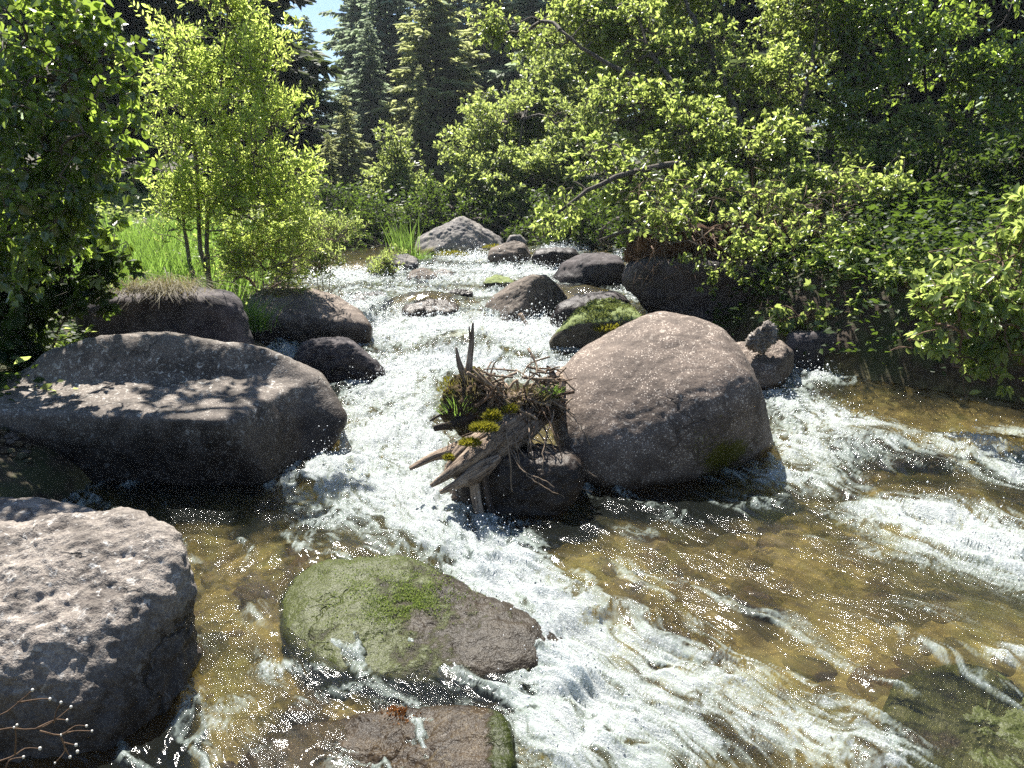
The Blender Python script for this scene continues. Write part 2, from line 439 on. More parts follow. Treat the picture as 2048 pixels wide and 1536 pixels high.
# ------------------------------------------------------------------ boulders
BOULDERS = []          # footprint (x, y, rx, ry) for the water to break on
def boulder(label, out, Y, caps=(), back=.5, front=.45, p=9, sub=4, amp=.02, fine=.004, seed=1, mat='rock', moss=None, wet=.10, group=None, bodies=None, name='boulder', foot=True, lump=2.2, cat='boulder', grow=1.05):
    """OUT: the photograph's outline of the rock; Y: distance of its middle; CAPS: planes (normal, distance from the middle) that cut its top, front and back"""
    out = np.array(out, float); cx, cy = out.mean(0)
    C = P(cx, cy, Y)
    w = norm(C - CAM); r = norm(np.cross(w, [0, 0, 1.0])); u = np.cross(r, w)
    pts = []
    for q in out:
        d = ray(*q); d = d * (np.dot(C - CAM, w) / np.dot(d, w)); pts.append(CAM + d - C)
    pts = np.array(pts); a, b = pts @ r, pts @ u
    # dense outline -> radius by angle
    aa, bb = [], []
    m = len(a)
    for i in range(m):
        tt = np.linspace(0, 1, 24, endpoint=False)
        aa.append(a[i] + (a[(i + 1) % m] - a[i]) * tt); bb.append(b[i] + (b[(i + 1) % m] - b[i]) * tt)
    aa, bb = np.concatenate(aa), np.concatenate(bb)
    th, rr = np.arctan2(bb, aa), np.hypot(aa, bb)
    k = np.argsort(th); grid = np.linspace(-np.pi, np.pi, 361)[:-1]
    ro = np.interp(grid, th[k], rr[k], period=2 * np.pi)
    ker = np.exp(-.5 * (np.arange(-9, 10) / 3.0) ** 2); ker /= ker.sum()
    ro = np.convolve(np.concatenate([ro[-9:], ro, ro[:9]]), ker, 'valid')
    D, F = ICO[sub]
    da, db = D @ r, D @ u
    ang = np.arctan2(db, da)
    rout = np.interp(ang, grid, ro, period=2 * np.pi) * grow
    t0 = np.hypot(da, db) / rout
    base = [((0, 1, .1), back), ((0, -1, .05), front)]
    def body(cp):
        s = t0 ** p
        for n_, h in cp:
            n_ = norm(n_); s = s + np.maximum(D @ n_, 0) ** p / h ** p
        return s ** (-1 / p)
    if bodies is None: R = body(base + list(caps))
    else:
        Rs = [body(b_) for b_ in bodies]; R = Rs[0]
        for q in Rs[1:]: R = (R ** 14 + q ** 14) ** (1 / 14)
    V = D * R[:, None]
    sz = rr.mean()
    N = vnormals(V, F)
    lo = fbm3(V * (lump / sz), 4, seed); hi = fbm3(V * (16 / sz), 3, seed + 9)
    rid = 1 - np.abs(noise3(V * (3.3 / sz), seed + 30)) * 2
    V = V + N * (lo * amp + hi * fine + np.clip(rid - .55, 0, 1) * -amp * .7)[:, None]
    W = V + C
    N = vnormals(W, F)
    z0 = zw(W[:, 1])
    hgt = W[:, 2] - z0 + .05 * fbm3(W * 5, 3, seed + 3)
    wet_shade = 1 - sstep(wet * .35, wet, hgt)  # wet band at the waterline; the tallest bands also paint shade onto fronts
    mo = np.zeros(len(W)) if moss is None else moss(W, N, hgt, C)
    org = np.array([C[0], C[1], W[:, 2].min()])
    ob = solo(name, W, F, M[mat], label, cat, group, True, {'moss': mo, 'wet': wet_shade}, org=org)
    near = np.abs(W[:, 2] - z0) < .12
    if foot and near.sum() > 20:
        Q = W[near]; c0 = Q[:, :2].mean(0)
        BOULDERS.append((c0[0], c0[1], (Q[:, 0].max() - Q[:, 0].min()) / 2, (Q[:, 1].max() - Q[:, 1].min()) / 2))
    return ob, C, W, N

GR = 'boulders lying in the mountain stream'
# the big flat boulder on the left: a low lit shelf in front of a raised dark-faced hump
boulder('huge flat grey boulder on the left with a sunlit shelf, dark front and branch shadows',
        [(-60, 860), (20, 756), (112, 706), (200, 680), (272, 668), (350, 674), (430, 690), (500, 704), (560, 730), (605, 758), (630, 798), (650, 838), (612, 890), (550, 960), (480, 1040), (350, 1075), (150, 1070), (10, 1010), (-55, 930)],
        5.85, p=24, sub=6, amp=.020, fine=.006, seed=3, mat='rock_flat', wet=.62, group=GR,  # high stain band, also painting in the shade of the front
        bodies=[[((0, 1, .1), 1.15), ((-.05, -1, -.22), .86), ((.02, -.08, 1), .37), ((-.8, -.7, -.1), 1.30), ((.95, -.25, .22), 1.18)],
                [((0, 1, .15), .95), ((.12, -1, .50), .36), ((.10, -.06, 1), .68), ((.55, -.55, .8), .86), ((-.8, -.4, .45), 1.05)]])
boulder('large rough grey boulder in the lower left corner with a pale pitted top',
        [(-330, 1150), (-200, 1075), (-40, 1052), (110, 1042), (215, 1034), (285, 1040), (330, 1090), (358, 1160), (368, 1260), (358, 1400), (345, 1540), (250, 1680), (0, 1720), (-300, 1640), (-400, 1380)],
        2.95, [((.05, -.42, .9), .40), ((-.02, -1, .18), .52), ((.95, -.35, .15), .66), ((.5, -.7, .65), .62)], .5, .6, 10, 6, .030, .010, 5, 'rock_pale', wet=.42, group=GR, lump=3)  # stain band raised to paint shade into the front as well
boulder('pale boulder top behind the rough corner boulder at the left edge',
        [(-330, 1070), (-150, 1000), (20, 996), (90, 1003), (150, 1020), (195, 1048), (190, 1110), (60, 1160), (-200, 1160), (-340, 1120)],
        3.75, [((0, -.3, 1), .19), ((0, -1, .2), .4)], .45, .45, 8, 5, .02, .006, 8, 'rock_pale', wet=.06, group=GR)
_r = boulder('big round brown boulder with white flecks right of the driftwood',
        [(1132, 800), (1140, 752), (1172, 708), (1225, 676), (1290, 634), (1318, 626), (1390, 640), (1440, 668), (1470, 706), (1500, 770), (1530, 838), (1548, 890), (1535, 935), (1470, 985), (1380, 1020), (1290, 1010), (1210, 970), (1165, 915), (1142, 860)],
        5.75, [((-.10, -.46, .88), .66), ((-.22, -.66, .74), .72), ((.50, -.80, -.30), .72)], .80, .90, 5.5, 6, .012, .003, 11, 'rock_round', wet=.12, group=GR, grow=1.09,
        moss=lambda W, N, h, C: np.exp(-(((W[:, 0] - C[0] - .34) / .22) ** 2 + ((h - .16) / .13) ** 2)) * 1.1 * (N[:, 1] < .1))
ROCK = {'round': _r[2:]}
def m_green(W, N, h, C):
    q = (W[:, 0] - C[0]); return np.clip(.85 - sstep(-.35, .40, q) * .62 + .35 * sstep(.2, .6, q) * (N[:, 2] < .75) + .30 * fbm3(W * 4.5, 4, 61), 0.03, 1.1)
_r = boulder('low submerged boulder covered with bright green algae at bottom centre',
        [(545, 1215), (575, 1150), (630, 1112), (730, 1100), (830, 1112), (890, 1150), (960, 1195), (1030, 1230), (1085, 1260), (1104, 1310), (1092, 1360), (1040, 1410), (960, 1440), (850, 1400), (740, 1370), (640, 1330), (570, 1280)],
        3.35, [((-.05, -.15, 1), .15), ((.1, -1, .5), .50), ((-.8, -.3, .45), .75)], .7, .6, 5, 6, .016, .005, 13, 'rock_green', m_green, .24, GR, grow=1.10)
ROCK['green'] = _r[2:]
_r = boulder('brown slab of rock under thin water at the bottom edge',
        [(430, 1560), (520, 1478), (650, 1440), (780, 1420), (900, 1412), (980, 1418), (1005, 1450), (1025, 1500), (1040, 1580), (1010, 1680), (700, 1700), (450, 1660)],
        2.42, [((-.12, -.1, 1), .04), ((.9, -.2, .2), .48), ((0, -1, .2), .4)], .4, .5, 9, 5, .022, .006, 17, 'rock_brown', lambda W, N, h, C: sstep(.28, .42, W[:, 0] - C[0]) * .9, .25, GR)
ROCK['slab'] = _r[2:]
boulder('dark mossy green rock under clear water in the bottom right corner',
        [(1770, 1440), (1800, 1340), (1850, 1270), (1930, 1290), (2040, 1370), (2150, 1450), (2200, 1560), (2100, 1720), (1950, 1700), (1850, 1600)],
        2.55, [((-.1, -.12, 1), .02), ((-.5, -.6, .4), .36)], .4, .45, 7, 5, .02, .006, 19, 'rock_green', lambda W, N, h, C: .75 + .35 * fbm3(W * 4, 3, 9), .5, GR)
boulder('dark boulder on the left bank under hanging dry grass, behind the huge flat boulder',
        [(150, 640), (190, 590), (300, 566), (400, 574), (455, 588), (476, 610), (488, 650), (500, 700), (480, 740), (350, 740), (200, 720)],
        7.3, [((0, -1, .15), .40), ((0, -.1, 1), .34), ((.9, -.5, .1), .78)], .6, .5, 9, 5, .03, .008, 21, 'rock_dark', None, .5, GR)  # tall wet band doubles as painted shade on the front
boulder('long boulder with sunlit tawny top and shaded front at the left bank',
        [(490, 640), (505, 590), (560, 572), (625, 575), (680, 594), (716, 625), (735, 655), (731, 680), (690, 705), (620, 725), (540, 725), (495, 700)],
        9.4, [((.1, -.28, 1), .33), ((0, -1, -.05), .52)], .7, .6, 8, 5, .02, .006, 23, 'rock_round', None, .45, GR)  # wet band reaches up to paint the shaded front darker
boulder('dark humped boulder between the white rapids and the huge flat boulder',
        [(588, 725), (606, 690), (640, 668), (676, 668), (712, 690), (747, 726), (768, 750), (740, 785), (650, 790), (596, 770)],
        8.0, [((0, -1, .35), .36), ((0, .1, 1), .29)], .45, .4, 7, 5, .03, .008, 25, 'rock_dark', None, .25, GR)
boulder('small tan stone wedged between two left bank boulders',
        [(490, 700), (500, 684), (515, 682), (530, 694), (532, 712), (510, 724), (492, 716)], 8.3, [((0, -.3, 1), .09)], .12, .12, 6, 3, .008, .002, 27, 'rock_brown', None, .02, GR, foot=False)
boulder('pointed brown boulder standing mid stream among white rapids',
        [(972, 615), (985, 594), (1030, 565), (1060, 552), (1090, 552), (1112, 570), (1133, 594), (1130, 615), (1100, 645), (1060, 665), (1010, 665), (980, 645)],
        10.9, [((-.5, -.62, .62), .33), ((.65, -.7, .25), .30), ((.2, -1, .1), .40)], .5, .5, 12, 5, .02, .006, 29, 'rock', None, .12, GR)
_r = boulder('olive moss topped boulder just upstream of the big round boulder',
        [(1102, 690), (1120, 660), (1150, 630), (1185, 604), (1216, 597), (1252, 610), (1284, 637), (1285, 665), (1240, 700), (1190, 715), (1135, 715)],
        9.15, [((-.1, -.35, .95), .32), ((0, -1, -.15), .42)], .5, .5, 7, 5, .02, .005, 31, 'rock_green', lambda W, N, h, C: sstep(.25, .7, N[:, 2]) * sstep(.1, .3, h) * 1.05, .12, GR)
ROCK['olive'] = _r[2:]
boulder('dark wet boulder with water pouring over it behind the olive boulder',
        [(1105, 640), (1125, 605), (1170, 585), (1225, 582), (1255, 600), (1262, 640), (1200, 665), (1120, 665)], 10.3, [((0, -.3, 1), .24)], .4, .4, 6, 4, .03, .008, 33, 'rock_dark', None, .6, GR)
boulder('small mossy stone poking from the blue water behind the pointed boulder',
        [(966, 570), (975, 556), (995, 550), (1018, 556), (1035, 572), (1025, 588), (980, 588)], 13.0, [((0, -.3, 1), .13)], .25, .25, 7, 4, .02, .005, 35, 'rock_green', lambda W, N, h, C: N[:, 2] * .9, .06, GR)
boulder('tallest pale peaked boulder far upstream in front of the dark bushes',
        [(828, 505), (838, 480), (862, 462), (898, 448), (922, 436), (945, 445), (975, 462), (1000, 478), (1006, 500), (985, 530), (900, 545), (845, 540)],
        17.6, [((-.35, -.6, .7), .55), ((.45, -.6, .65), .62), ((0, -1, .2), .8)], 1.0, .8, 10, 5, .05, .015, 37, 'rock_far', lambda W, N, h, C: sstep(.35, .1, h) * .7, .1, GR)
boulder('angular brown boulder at the foot of the tall peaked boulder',
        [(978, 515), (984, 497), (1008, 489), (1030, 482), (1048, 488), (1058, 505), (1062, 528), (1040, 545), (990, 540)], 16.0, [((0, -.5, .9), .25), ((.5, -.8, .2), .35)], .4, .4, 12, 4, .03, .01, 39, 'rock', None, .12, GR)
boulder('black wet boulder with a white water rim at the far chute',
        [(1066, 515), (1075, 500), (1110, 495), (1145, 497), (1158, 512), (1150, 540), (1110, 555), (1075, 545)], 15.6, [((0, -.1, 1), .27)], .4, .4, 7, 4, .03, .01, 41, 'rock_dark', None, .6, GR)
boulder('wide black boulder under the tips of the overhanging branches',
        [(1105, 560), (1125, 530), (1165, 508), (1205, 503), (1240, 515), (1248, 545), (1240, 580), (1180, 590), (1115, 585)], 13.6, [((0, -.2, 1), .35), ((-.6, -.6, .5), .40)], .5, .5, 8, 4, .03, .01, 43, 'rock_dark', None, .3, GR)
boulder('small grey stone beside the tall peaked boulder',
        [(1012, 488), (1020, 472), (1040, 470), (1052, 482), (1050, 500), (1020, 502)], 18.2, (), .3, .3, 6, 3, .02, .01, 45, 'rock_far', None, .05, GR)
boulder('grey boulder under the tall grass tuft on the far left side',
        [(772, 530), (782, 514), (810, 507), (832, 518), (838, 540), (820, 562), (780, 560)], 15.6, [((0, -.4, .9), .22)], .35, .35, 7, 4, .03, .008, 47, 'rock_far', None, .08, GR)
boulder('rounded grey boulder in front of the grass tuft stones',
        [(812, 560), (822, 544), (845, 535), (868, 546), (880, 566), (870, 590), (820, 590)], 14.0, [((0, -.4, .9), .22)], .35, .35, 7, 4, .02, .008, 49, 'rock', None, .10, GR)
boulder('flat grey stone at the upstream end of the blue water',
        [(862, 556), (868, 543), (888, 537), (905, 545), (910, 560), (890, 572), (865, 570)], 14.6, [((0, -.3, 1), .12)], .3, .3, 7, 4, .02, .008, 51, 'rock_far', None, .08, GR)
boulder('grey boulder behind leafy weeds at the far left water edge',
        [(728, 560), (738, 530), (760, 512), (785, 520), (792, 550), (785, 580), (740, 580)], 14.8, (), .35, .35, 7, 4, .02, .008, 53, 'rock_far', None, .08, GR)
boulder('smooth brown boulder under a dirt clump behind the big round boulder',
        [(1440, 720), (1465, 690), (1510, 680), (1560, 682), (1588, 705), (1585, 740), (1560, 775), (1500, 800), (1450, 780)],
        7.7, [((-.1, -.45, .9), .22), ((.75, -.65, .1), .30)], .4, .4, 8, 5, .015, .004, 55, 'rock_round', None, .10, GR)
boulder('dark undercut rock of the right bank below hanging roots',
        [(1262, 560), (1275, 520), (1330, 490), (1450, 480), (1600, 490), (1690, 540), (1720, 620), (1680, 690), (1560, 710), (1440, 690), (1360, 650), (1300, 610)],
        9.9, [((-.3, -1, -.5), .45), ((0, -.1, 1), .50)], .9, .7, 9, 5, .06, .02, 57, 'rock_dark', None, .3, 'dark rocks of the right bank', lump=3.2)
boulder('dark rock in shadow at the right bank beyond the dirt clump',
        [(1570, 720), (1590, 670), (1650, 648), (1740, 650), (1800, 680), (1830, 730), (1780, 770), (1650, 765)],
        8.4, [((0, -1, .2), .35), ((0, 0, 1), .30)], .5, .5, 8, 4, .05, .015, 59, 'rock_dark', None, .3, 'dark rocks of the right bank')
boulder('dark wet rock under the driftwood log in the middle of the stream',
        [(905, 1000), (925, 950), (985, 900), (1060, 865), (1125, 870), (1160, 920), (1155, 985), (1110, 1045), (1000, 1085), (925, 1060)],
        4.72, [((-.1, -1, .25), .22), ((0, 0, 1), .24)], .35, .3, 5, 5, .03, .008, 61, 'rock', None, .7, GR)  # right end widened so dark rock stands in for the boulder's shade
# submerged bumps that the water domes over
for lab, c, Y, s, mt in [('dark submerged rock under the blue water on the left', (740, 600), 11.6, 1.0, 'rock_dark'), ('brown submerged rock under the white mid rapids', (865, 620), 10.9, 1.1, 'rock'),
                         ('dark submerged rock breaking the white water above the driftwood', (905, 705), 8.9, .8, 'rock_dark'), ('reddish submerged rock in the right hand rapids', (1745, 895), 5.9, .8, 'rock_brown'),
                         ('small dark stone in the blue riffle', (920, 588), 12.0, .5, 'rock_dark'), ('orange submerged stone beside the right hand rapids', (1830, 925), 5.6, .65, 'rock_brown')]:
    k = s * 900 / Y
    out = [(c[0] + k * math.cos(q) * .62 * (1 + .1 * math.sin(3 * q + c[0])), c[1] + k * .3 * math.sin(q) + k * .06) for q in np.linspace(0, 2 * math.pi, 14, endpoint=False)]
    boulder(lab, out, Y, [((0, -.3, 1), .16 * s)], .35 * s, .3 * s, 6, 4, .03, .01, int(c[0]), mt, None, .6, GR, name='submerged_rock', foot=False, cat='rock')

# ------------------------------------------------------------------ the water
def splats(lst):
    r = []
    for px, py, rx, ry, wgt in lst:
        c = onwater(px, py); f = onwater(px, py - ry); n = onwater(px, py + ry)
        r.append((c[0], c[1], rx * np.linalg.norm(c - CAM) / FPX, max(abs(f[1] - n[1]) / 2, .04), wgt))
    return r
FOAM = splats([(970, 522, 110, 10, 1), (1130, 500, 60, 8, .8), (1215, 530, 20, 25, .3), (1258, 530, 16, 30, 1), (1290, 600, 35, 24, .9), (1210, 562, 120, 8, .4), (1060, 545, 70, 8, .8), (700, 595, 130, 34, .38), (900, 560, 220, 22, .38), (1000, 600, 60, 30, .4), (650, 548, 60, 9, .5), (700, 555, 80, 9, .45),
    (660, 560, 70, 14, .45), (790, 585, 130, 16, .38), (950, 560, 90, 10, .4), (720, 625, 60, 22, .8), (880, 645, 180, 16, .85), (800, 670, 80, 20, 1), (960, 680, 150, 34, 1), (1080, 680, 60, 34, 1), (1060, 620, 16, 18, .5),
    (575, 708, 55, 12, .95), (560, 700, 40, 8, .8), (700, 690, 30, 20, .8), (870, 725, 120, 24, .95), (1030, 725, 100, 28, 1), (1100, 735, 50, 22, .9),
    (800, 775, 70, 34, .85), (720, 800, 50, 30, .6), (830, 830, 60, 34, .7), (760, 880, 80, 40, .95), (850, 900, 60, 40, .95), (690, 930, 70, 40, .8), (640, 960, 50, 36, .5), (790, 980, 90, 44, .95), (880, 1010, 60, 40, .95),
    (700, 1040, 110, 26, .5), (860, 1070, 80, 34, .85), (960, 1090, 70, 40, 1), (1040, 1130, 50, 36, .95), (960, 1150, 60, 36, .9), (1020, 1190, 80, 36, 1), (1100, 1230, 80, 44, 1), (1150, 1290, 80, 50, .98), (1140, 1370, 70, 60, 1),
    (1120, 1460, 90, 70, .8), (1270, 1400, 110, 70, .62), (1230, 1500, 120, 60, .68), (1400, 1470, 130, 60, .55), (1330, 1310, 90, 50, .62), (1470, 1370, 80, 40, .5), (1600, 1480, 90, 60, .55), (1760, 1510, 60, 40, .7),
    (1640, 752, 60, 14, .95), (1590, 765, 30, 12, .8), (1590, 810, 60, 26, .85), (1660, 845, 80, 36, .85), (1720, 870, 80, 30, .6), (1620, 905, 50, 34, .8), (1800, 910, 70, 20, .45), (1560, 960, 40, 20, .6), (1640, 970, 80, 24, .45),
    (1940, 905, 60, 22, .7), (2040, 870, 60, 20, .5), (2040, 960, 60, 30, .8), (1760, 1030, 70, 16, .8), (1880, 1050, 110, 30, .95), (1990, 1100, 90, 40, .95), (2090, 1150, 80, 50, .9), (1900, 1110, 80, 30, .7), (2050, 1330, 60, 16, .8), (1500, 1010, 60, 16, .35),
    (430, 1420, 60, 16, .25), (580, 1340, 90, 12, .35)])
CALM = splats([(1900, 800, 240, 48, 1), (420, 1040, 130, 36, 1), (410, 1180, 70, 90, .8), (1250, 1030, 120, 36, .7), (480, 1300, 90, 70, .5), (1260, 1100, 150, 50, .5), (1720, 1230, 150, 60, .35), (740, 592, 60, 13, .7), (870, 614, 60, 14, .6), (905, 698, 46, 18, .65), (660, 588, 60, 12, .5), (1180, 602, 60, 16, .55), (1745, 882, 60, 20, .8), (1830, 925, 40, 14, .6), (540, 640, 60, 20, .2)])
# water doming over sunken stones: centre, half width and half length (m), height
DOMES = [(740, 597, .42, .35, .16), (660, 600, .5, .3, .10), (865, 612, .62, .35, .20), (905, 700, .36, .28, .18), (960, 690, .3, .25, .12), (720, 690, .3, .2, .08), (1165, 590, .5, .4, .16), (1745, 885, .42, .26, .13), (1830, 930, .3, .2, .07), (1990, 905, .35, .25, .14),
         (1900, 1000, .5, .2, .08), (560, 700, .3, .2, .05), (700, 1105, .5, .20, .05), (1500, 1240, .4, .3, .05), (1850, 1290, .45, .35, .10), (1240, 1230, .25, .2, .04), (1330, 1120, .5, .25, .03)]
def fields(x, y):
    inv = np.ones_like(x)
    for cx, cy, rx, ry, wg in FOAM: inv = inv * (1 - wg * np.exp(-((x - cx) / rx) ** 2 * .75 - ((y - cy) / ry) ** 2 * .75))
    f = 1 - inv
    cal = np.zeros_like(x)
    for cx, cy, rx, ry, wg in CALM: cal = np.maximum(cal, wg * np.exp(-((x - cx) / rx) ** 2 - ((y - cy) / ry) ** 2))
    for bx, by, rx, ry in BOULDERS:          # broken water hugging the stones
        d = np.hypot((x - bx) / (rx + .05), (y - by) / (ry + .05))
        f = np.maximum(f, .75 * np.exp(-((d - 1.0) / .15) ** 2) * np.clip(f * 1.8 + .18, 0, 1))
    # thin streaks of froth on the fast clear water
    n = x - np.interp(y, FX, FC); st = 1 - np.abs(noise2(n * 3.4 + .3 * noise2(x * 3, y * 3, 97), y * .75, 95)) * 2.8
    f = np.maximum(f, .46 * np.clip(st, 0, 1) * (y < 7.5) * sstep(-.35, .25, noise2(x * 1.1, y * 1.1, 99)) * (1 - cal * .75))
    return f * (1 - .62 * cal), cal
def water_surface(x, y):
    f, cal = fields(x, y)
    n = x - np.interp(y, FX, FC); s = y
    wx = .25 * fbm2(x * 1.7, y * 1.7, 3, 60); wy = .25 * fbm2(x * 1.7, y * 1.7, 3, 63)
    T = np.clip(.10 + .9 * f, 0, 1) * (1 - .85 * cal) + .012
    z = zw(y)
    for yd, amp_, sd in ((8.35, .05, 1), (10.35, .085, 2), (12.6, .05, 3), (15.3, .08, 4)):    # low ledges the stream drops over
        e = yd + .55 * fbm2(x * .75, 0 * x, 3, 110 + sd) - y; a_ = amp_ * (.6 + .8 * noise2(x * .9, 0 * x, 120 + sd))
        z = z - a_ * (np.tanh(e / .14) - np.tanh(e / .8))
        f = f * (1 - .55 * np.exp(-((e + .30) / .22) ** 2)) + .35 * np.exp(-((e - .22) / .2) ** 2) * (f > .1)
    f = np.clip(f, 0, 1)
    for px, py, a, b, h in DOMES_W: z = z + h * np.exp(-((x - px) / a) ** 2 - ((y - py) / b) ** 2)
    big = 1 - 2 * np.abs(noise2(n * 1.9 + wx * 2, s * 1.5 + wy * 2, 70))
    mid = 1 - 2 * np.abs(noise2(n * 5.2 + wx * 3, s * 2.4 + wy * 3, 72))
    sm = 1 - 2 * np.abs(noise2(n * 13 + wx * 5, s * 5 + wy * 5, 74))
    tiny = fbm2(n * 32 + wx * 7, s * 13 + wy * 7, 3, 76)
    z = z + T * (.060 * big + .036 * mid + .020 * sm + .013 * tiny)
    # long streaming ripples on the smooth water
    z = z + (1 - f) * (1 - .5 * cal) * (.010 * noise2(n * 6 + wx * 2, s * 2.2 + wy * 2, 80) + .0055 * fbm2(n * 17 + wx * 5, s * 7 + wy * 5, 2, 82))
    lace = 1 - np.abs(fbm2(n * 6.5 + wx * 4, s * 2.8 + wy * 4, 6, 90, .74)) * 2.1
    crest = .45 * mid + .3 * big + .35 * sm
    fo = f + .34 * (lace - .55) + .24 * (crest - .3) * (f > .05)
    fo = np.clip(fo, 0, 1) * sstep(.03, .25, f)
    return z, fo, f, n, s
DOMES_W = [(*onwater(px, py)[:2], a, b, h) for px, py, a, b, h in DOMES]
NU, NV = 840, 720
v = np.linspace(0, 1, NV); yy = 1.45 * (23.0 / 1.45) ** v
u = np.linspace(-1, 1, NU)
WY = yy[:, None] * np.ones((1, NU)); WX = u[None] * (WY * .80 + .5)
WZ, FO, FB, FN, FS = water_surface(WX.ravel(), WY.ravel())
gz = ground_z(WX.ravel(), WY.ravel())
keep = (WZ > gz - .12)
q = grid_faces(NU, NV)
q = q[keep[q].any(1)]
used = np.zeros(NU * NV, bool); used[q.ravel()] = True
remap = np.cumsum(used) - 1
WV = np.stack([WX.ravel(), WY.ravel(), WZ], 1)[used]
t = NT('stream_water'); uv = t.attr('flow', 'Vector'); pos = t.geo()
fo = t.attr('foam'); turb = t.attr('turb')
# froth: a lacy net of bubbles drawn out along the current
l1 = t.noise(uv, 14, 5, .65, .8); l2 = t.voro(t.n('ShaderNodeVectorMath', operation='ADD').outputs[0], 1) if False else t.noise(uv, 46, 4, .7, 1.2)
l3 = t.noise(pos, 120, 3, .7)
thr = t.math('ADD', t.math('MULTIPLY', t.math('SUBTRACT', l1, .5), .7), t.math('ADD', t.math('MULTIPLY', t.math('SUBTRACT', l2, .5), 1.0), t.math('MULTIPLY', t.math('SUBTRACT', l3, .5), 1.8)))
white = t.ramp(t.math('ADD', fo, thr), .50, .86)
white = t.math('MULTIPLY', white, t.ramp(fo, .03, .22))
h = t.math('ADD', t.math('ADD', t.math('MULTIPLY', l1, .8), t.math('MULTIPLY', l2, .5)), t.math('MULTIPLY', l3, .22))
nb = t.bump(h, 1.0, .035)
# clear water: rippled gloss over a faintly tinted see-through film
r1 = t.noise(uv, 22, 4, .6, .6); r2 = t.noise(uv, 75, 4, .75, .5)
rip = t.math('ADD', t.math('MULTIPLY', r1, 1.0), t.math('MULTIPLY', r2, .4))
pat = t.ramp(t.noise(uv, 2.6, 3, .6), .40, .62, .18, 1.0)
nw = t.bump(rip, t.math('MULTIPLY', pat, t.ramp(turb, 0, .5, .5, .95)), .032)
gl = t.n('ShaderNodeBsdfGlossy'); gl.inputs['Roughness'].default_value = .075; t.link(nw, gl.inputs['Normal'])
tr = t.n('ShaderNodeBsdfTransparent'); tr.inputs[0].default_value = (.93, .88, .74, 1)
df = t.n('ShaderNodeBsdfDiffuse'); df.inputs[0].default_value = (.40, .47, .43, 1); t.link(nw, df.inputs['Normal'])
rf = t.n('ShaderNodeBsdfRefraction'); rf.inputs['IOR'].default_value = 1.33; rf.inputs['Roughness'].default_value = .02; rf.inputs['Color'].default_value = (.93, .88, .74, 1); t.link(nw, rf.inputs['Normal'])
see = t.mixs(.45, tr.outputs[0], rf.outputs[0])
body = t.mixs(t.ramp(fo, .08, .8, .012, .5), see, df.outputs[0])
fr = t.n('ShaderNodeFresnel'); fr.inputs[0].default_value = 1.33; t.link(nw, fr.inputs['Normal'])
clear = t.mixs(fr.outputs[0], body, gl.outputs[0])
fd = t.pbr((.58, .62, .63), .45, .4, nb)
ft = t.n('ShaderNodeBsdfTranslucent'); ft.inputs[0].default_value = (.80, .88, .90, 1); t.link(nb, ft.inputs['Normal'])
foam = t.mixs(.45, fd, ft.outputs[0])
M['water'] = t.done(t.mixs(white, clear, foam))
solo('stream_water', WV, remap[q], M['water'], None, None, kind='structure', org=(0, 0, 0),
     attrs={'foam': FO[used], 'turb': FB[used], 'flow': np.stack([FN, FS * .55, 0 * FN], 1)[used]})
bpy.data.objects['stream_water']['label'] = 'clear amber stream water breaking into white rapids'

# drops thrown up by the rapids
nd = 26000
pr = np.where(used & (FB > .5), (FB ** 1.5) * (FO > .3) * np.repeat(np.gradient(yy), NU) * (WY.ravel() * .8 + .5), 0); pr /= pr.sum()
ix = RNG.choice(NU * NV, nd, p=pr)
base = np.stack([WX.ravel()[ix], WY.ravel()[ix], WZ[ix]], 1) + RNG.normal(size=(nd, 3)) * [.02, .02, 0]
base[:, 2] += np.abs(RNG.normal(size=nd)) ** 1.6 * .030 * (1 + FB[ix])
sz = .0022 * (1 + RNG.exponential(.6, nd)) * (.45 + base[:, 1] * .13)
DV = np.array([[1, 0, 0], [-1, 0, 0], [0, 1, 0], [0, -1, 0], [0, 0, 1], [0, 0, -1]], float); DF = np.array([[0, 2, 4], [2, 1, 4], [1, 3, 4], [3, 0, 4], [2, 0, 5], [1, 2, 5], [3, 1, 5], [0, 3, 5]])
t = NT('spray'); M['spray'] = t.done(t.pbr((.9, .93, .95), .15, .8))
solo('water_drops', (base[:, None] + DV[None] * sz[:, None, None]).reshape(-1, 3), (DF[None] + (np.arange(nd) * 6)[:, None, None]).reshape(-1, 3), M['spray'],
     'white drops of spray thrown up over the rapids', None, kind='stuff', org=(0, 0, 0))

# stones of the stream bed seen through the clear water
cob = []
for k in range(6):
    D, F = ICO[2]
    V = D * np.array([1, .8, .55]) * (1 + .22 * fbm3(D * 1.3, 3, 200 + k))[:, None]
    cob.append(mesh_data('cobble', V, F, [M['rock_brown'] if k < 4 else M['rock_green'] if k == 4 else M['rock']], True, {'moss': np.full(len(V), .0 if k != 4 else .5), 'wet': np.zeros(len(V))}))
n_c = 0
for k in range(5000):
    y = 1.7 + 7.5 * RNG.random() ** 1.4; x = RNG.uniform(-.75, .78) * (y + .4)
    w = np.array([[x, y]]); fb, cal = fields(w[:, 0], w[:, 1])
    if fb[0] > .5 or ground_z(x, y) > zw(y) - .15: continue
    s = .05 + .13 * RNG.random() ** 2.0
    o = add('cobble', cob[RNG.integers(6)], ground, (x, y, float(ground_z(x, y)) - s * .12))
    o.scale = (s * RNG.uniform(.8, 1.4), s, s * RNG.uniform(.6, .9)); o.rotation_euler = (RNG.normal() * .2, RNG.normal() * .2, RNG.random() * 6.3)
    n_c += 1
    if n_c >= 300: break
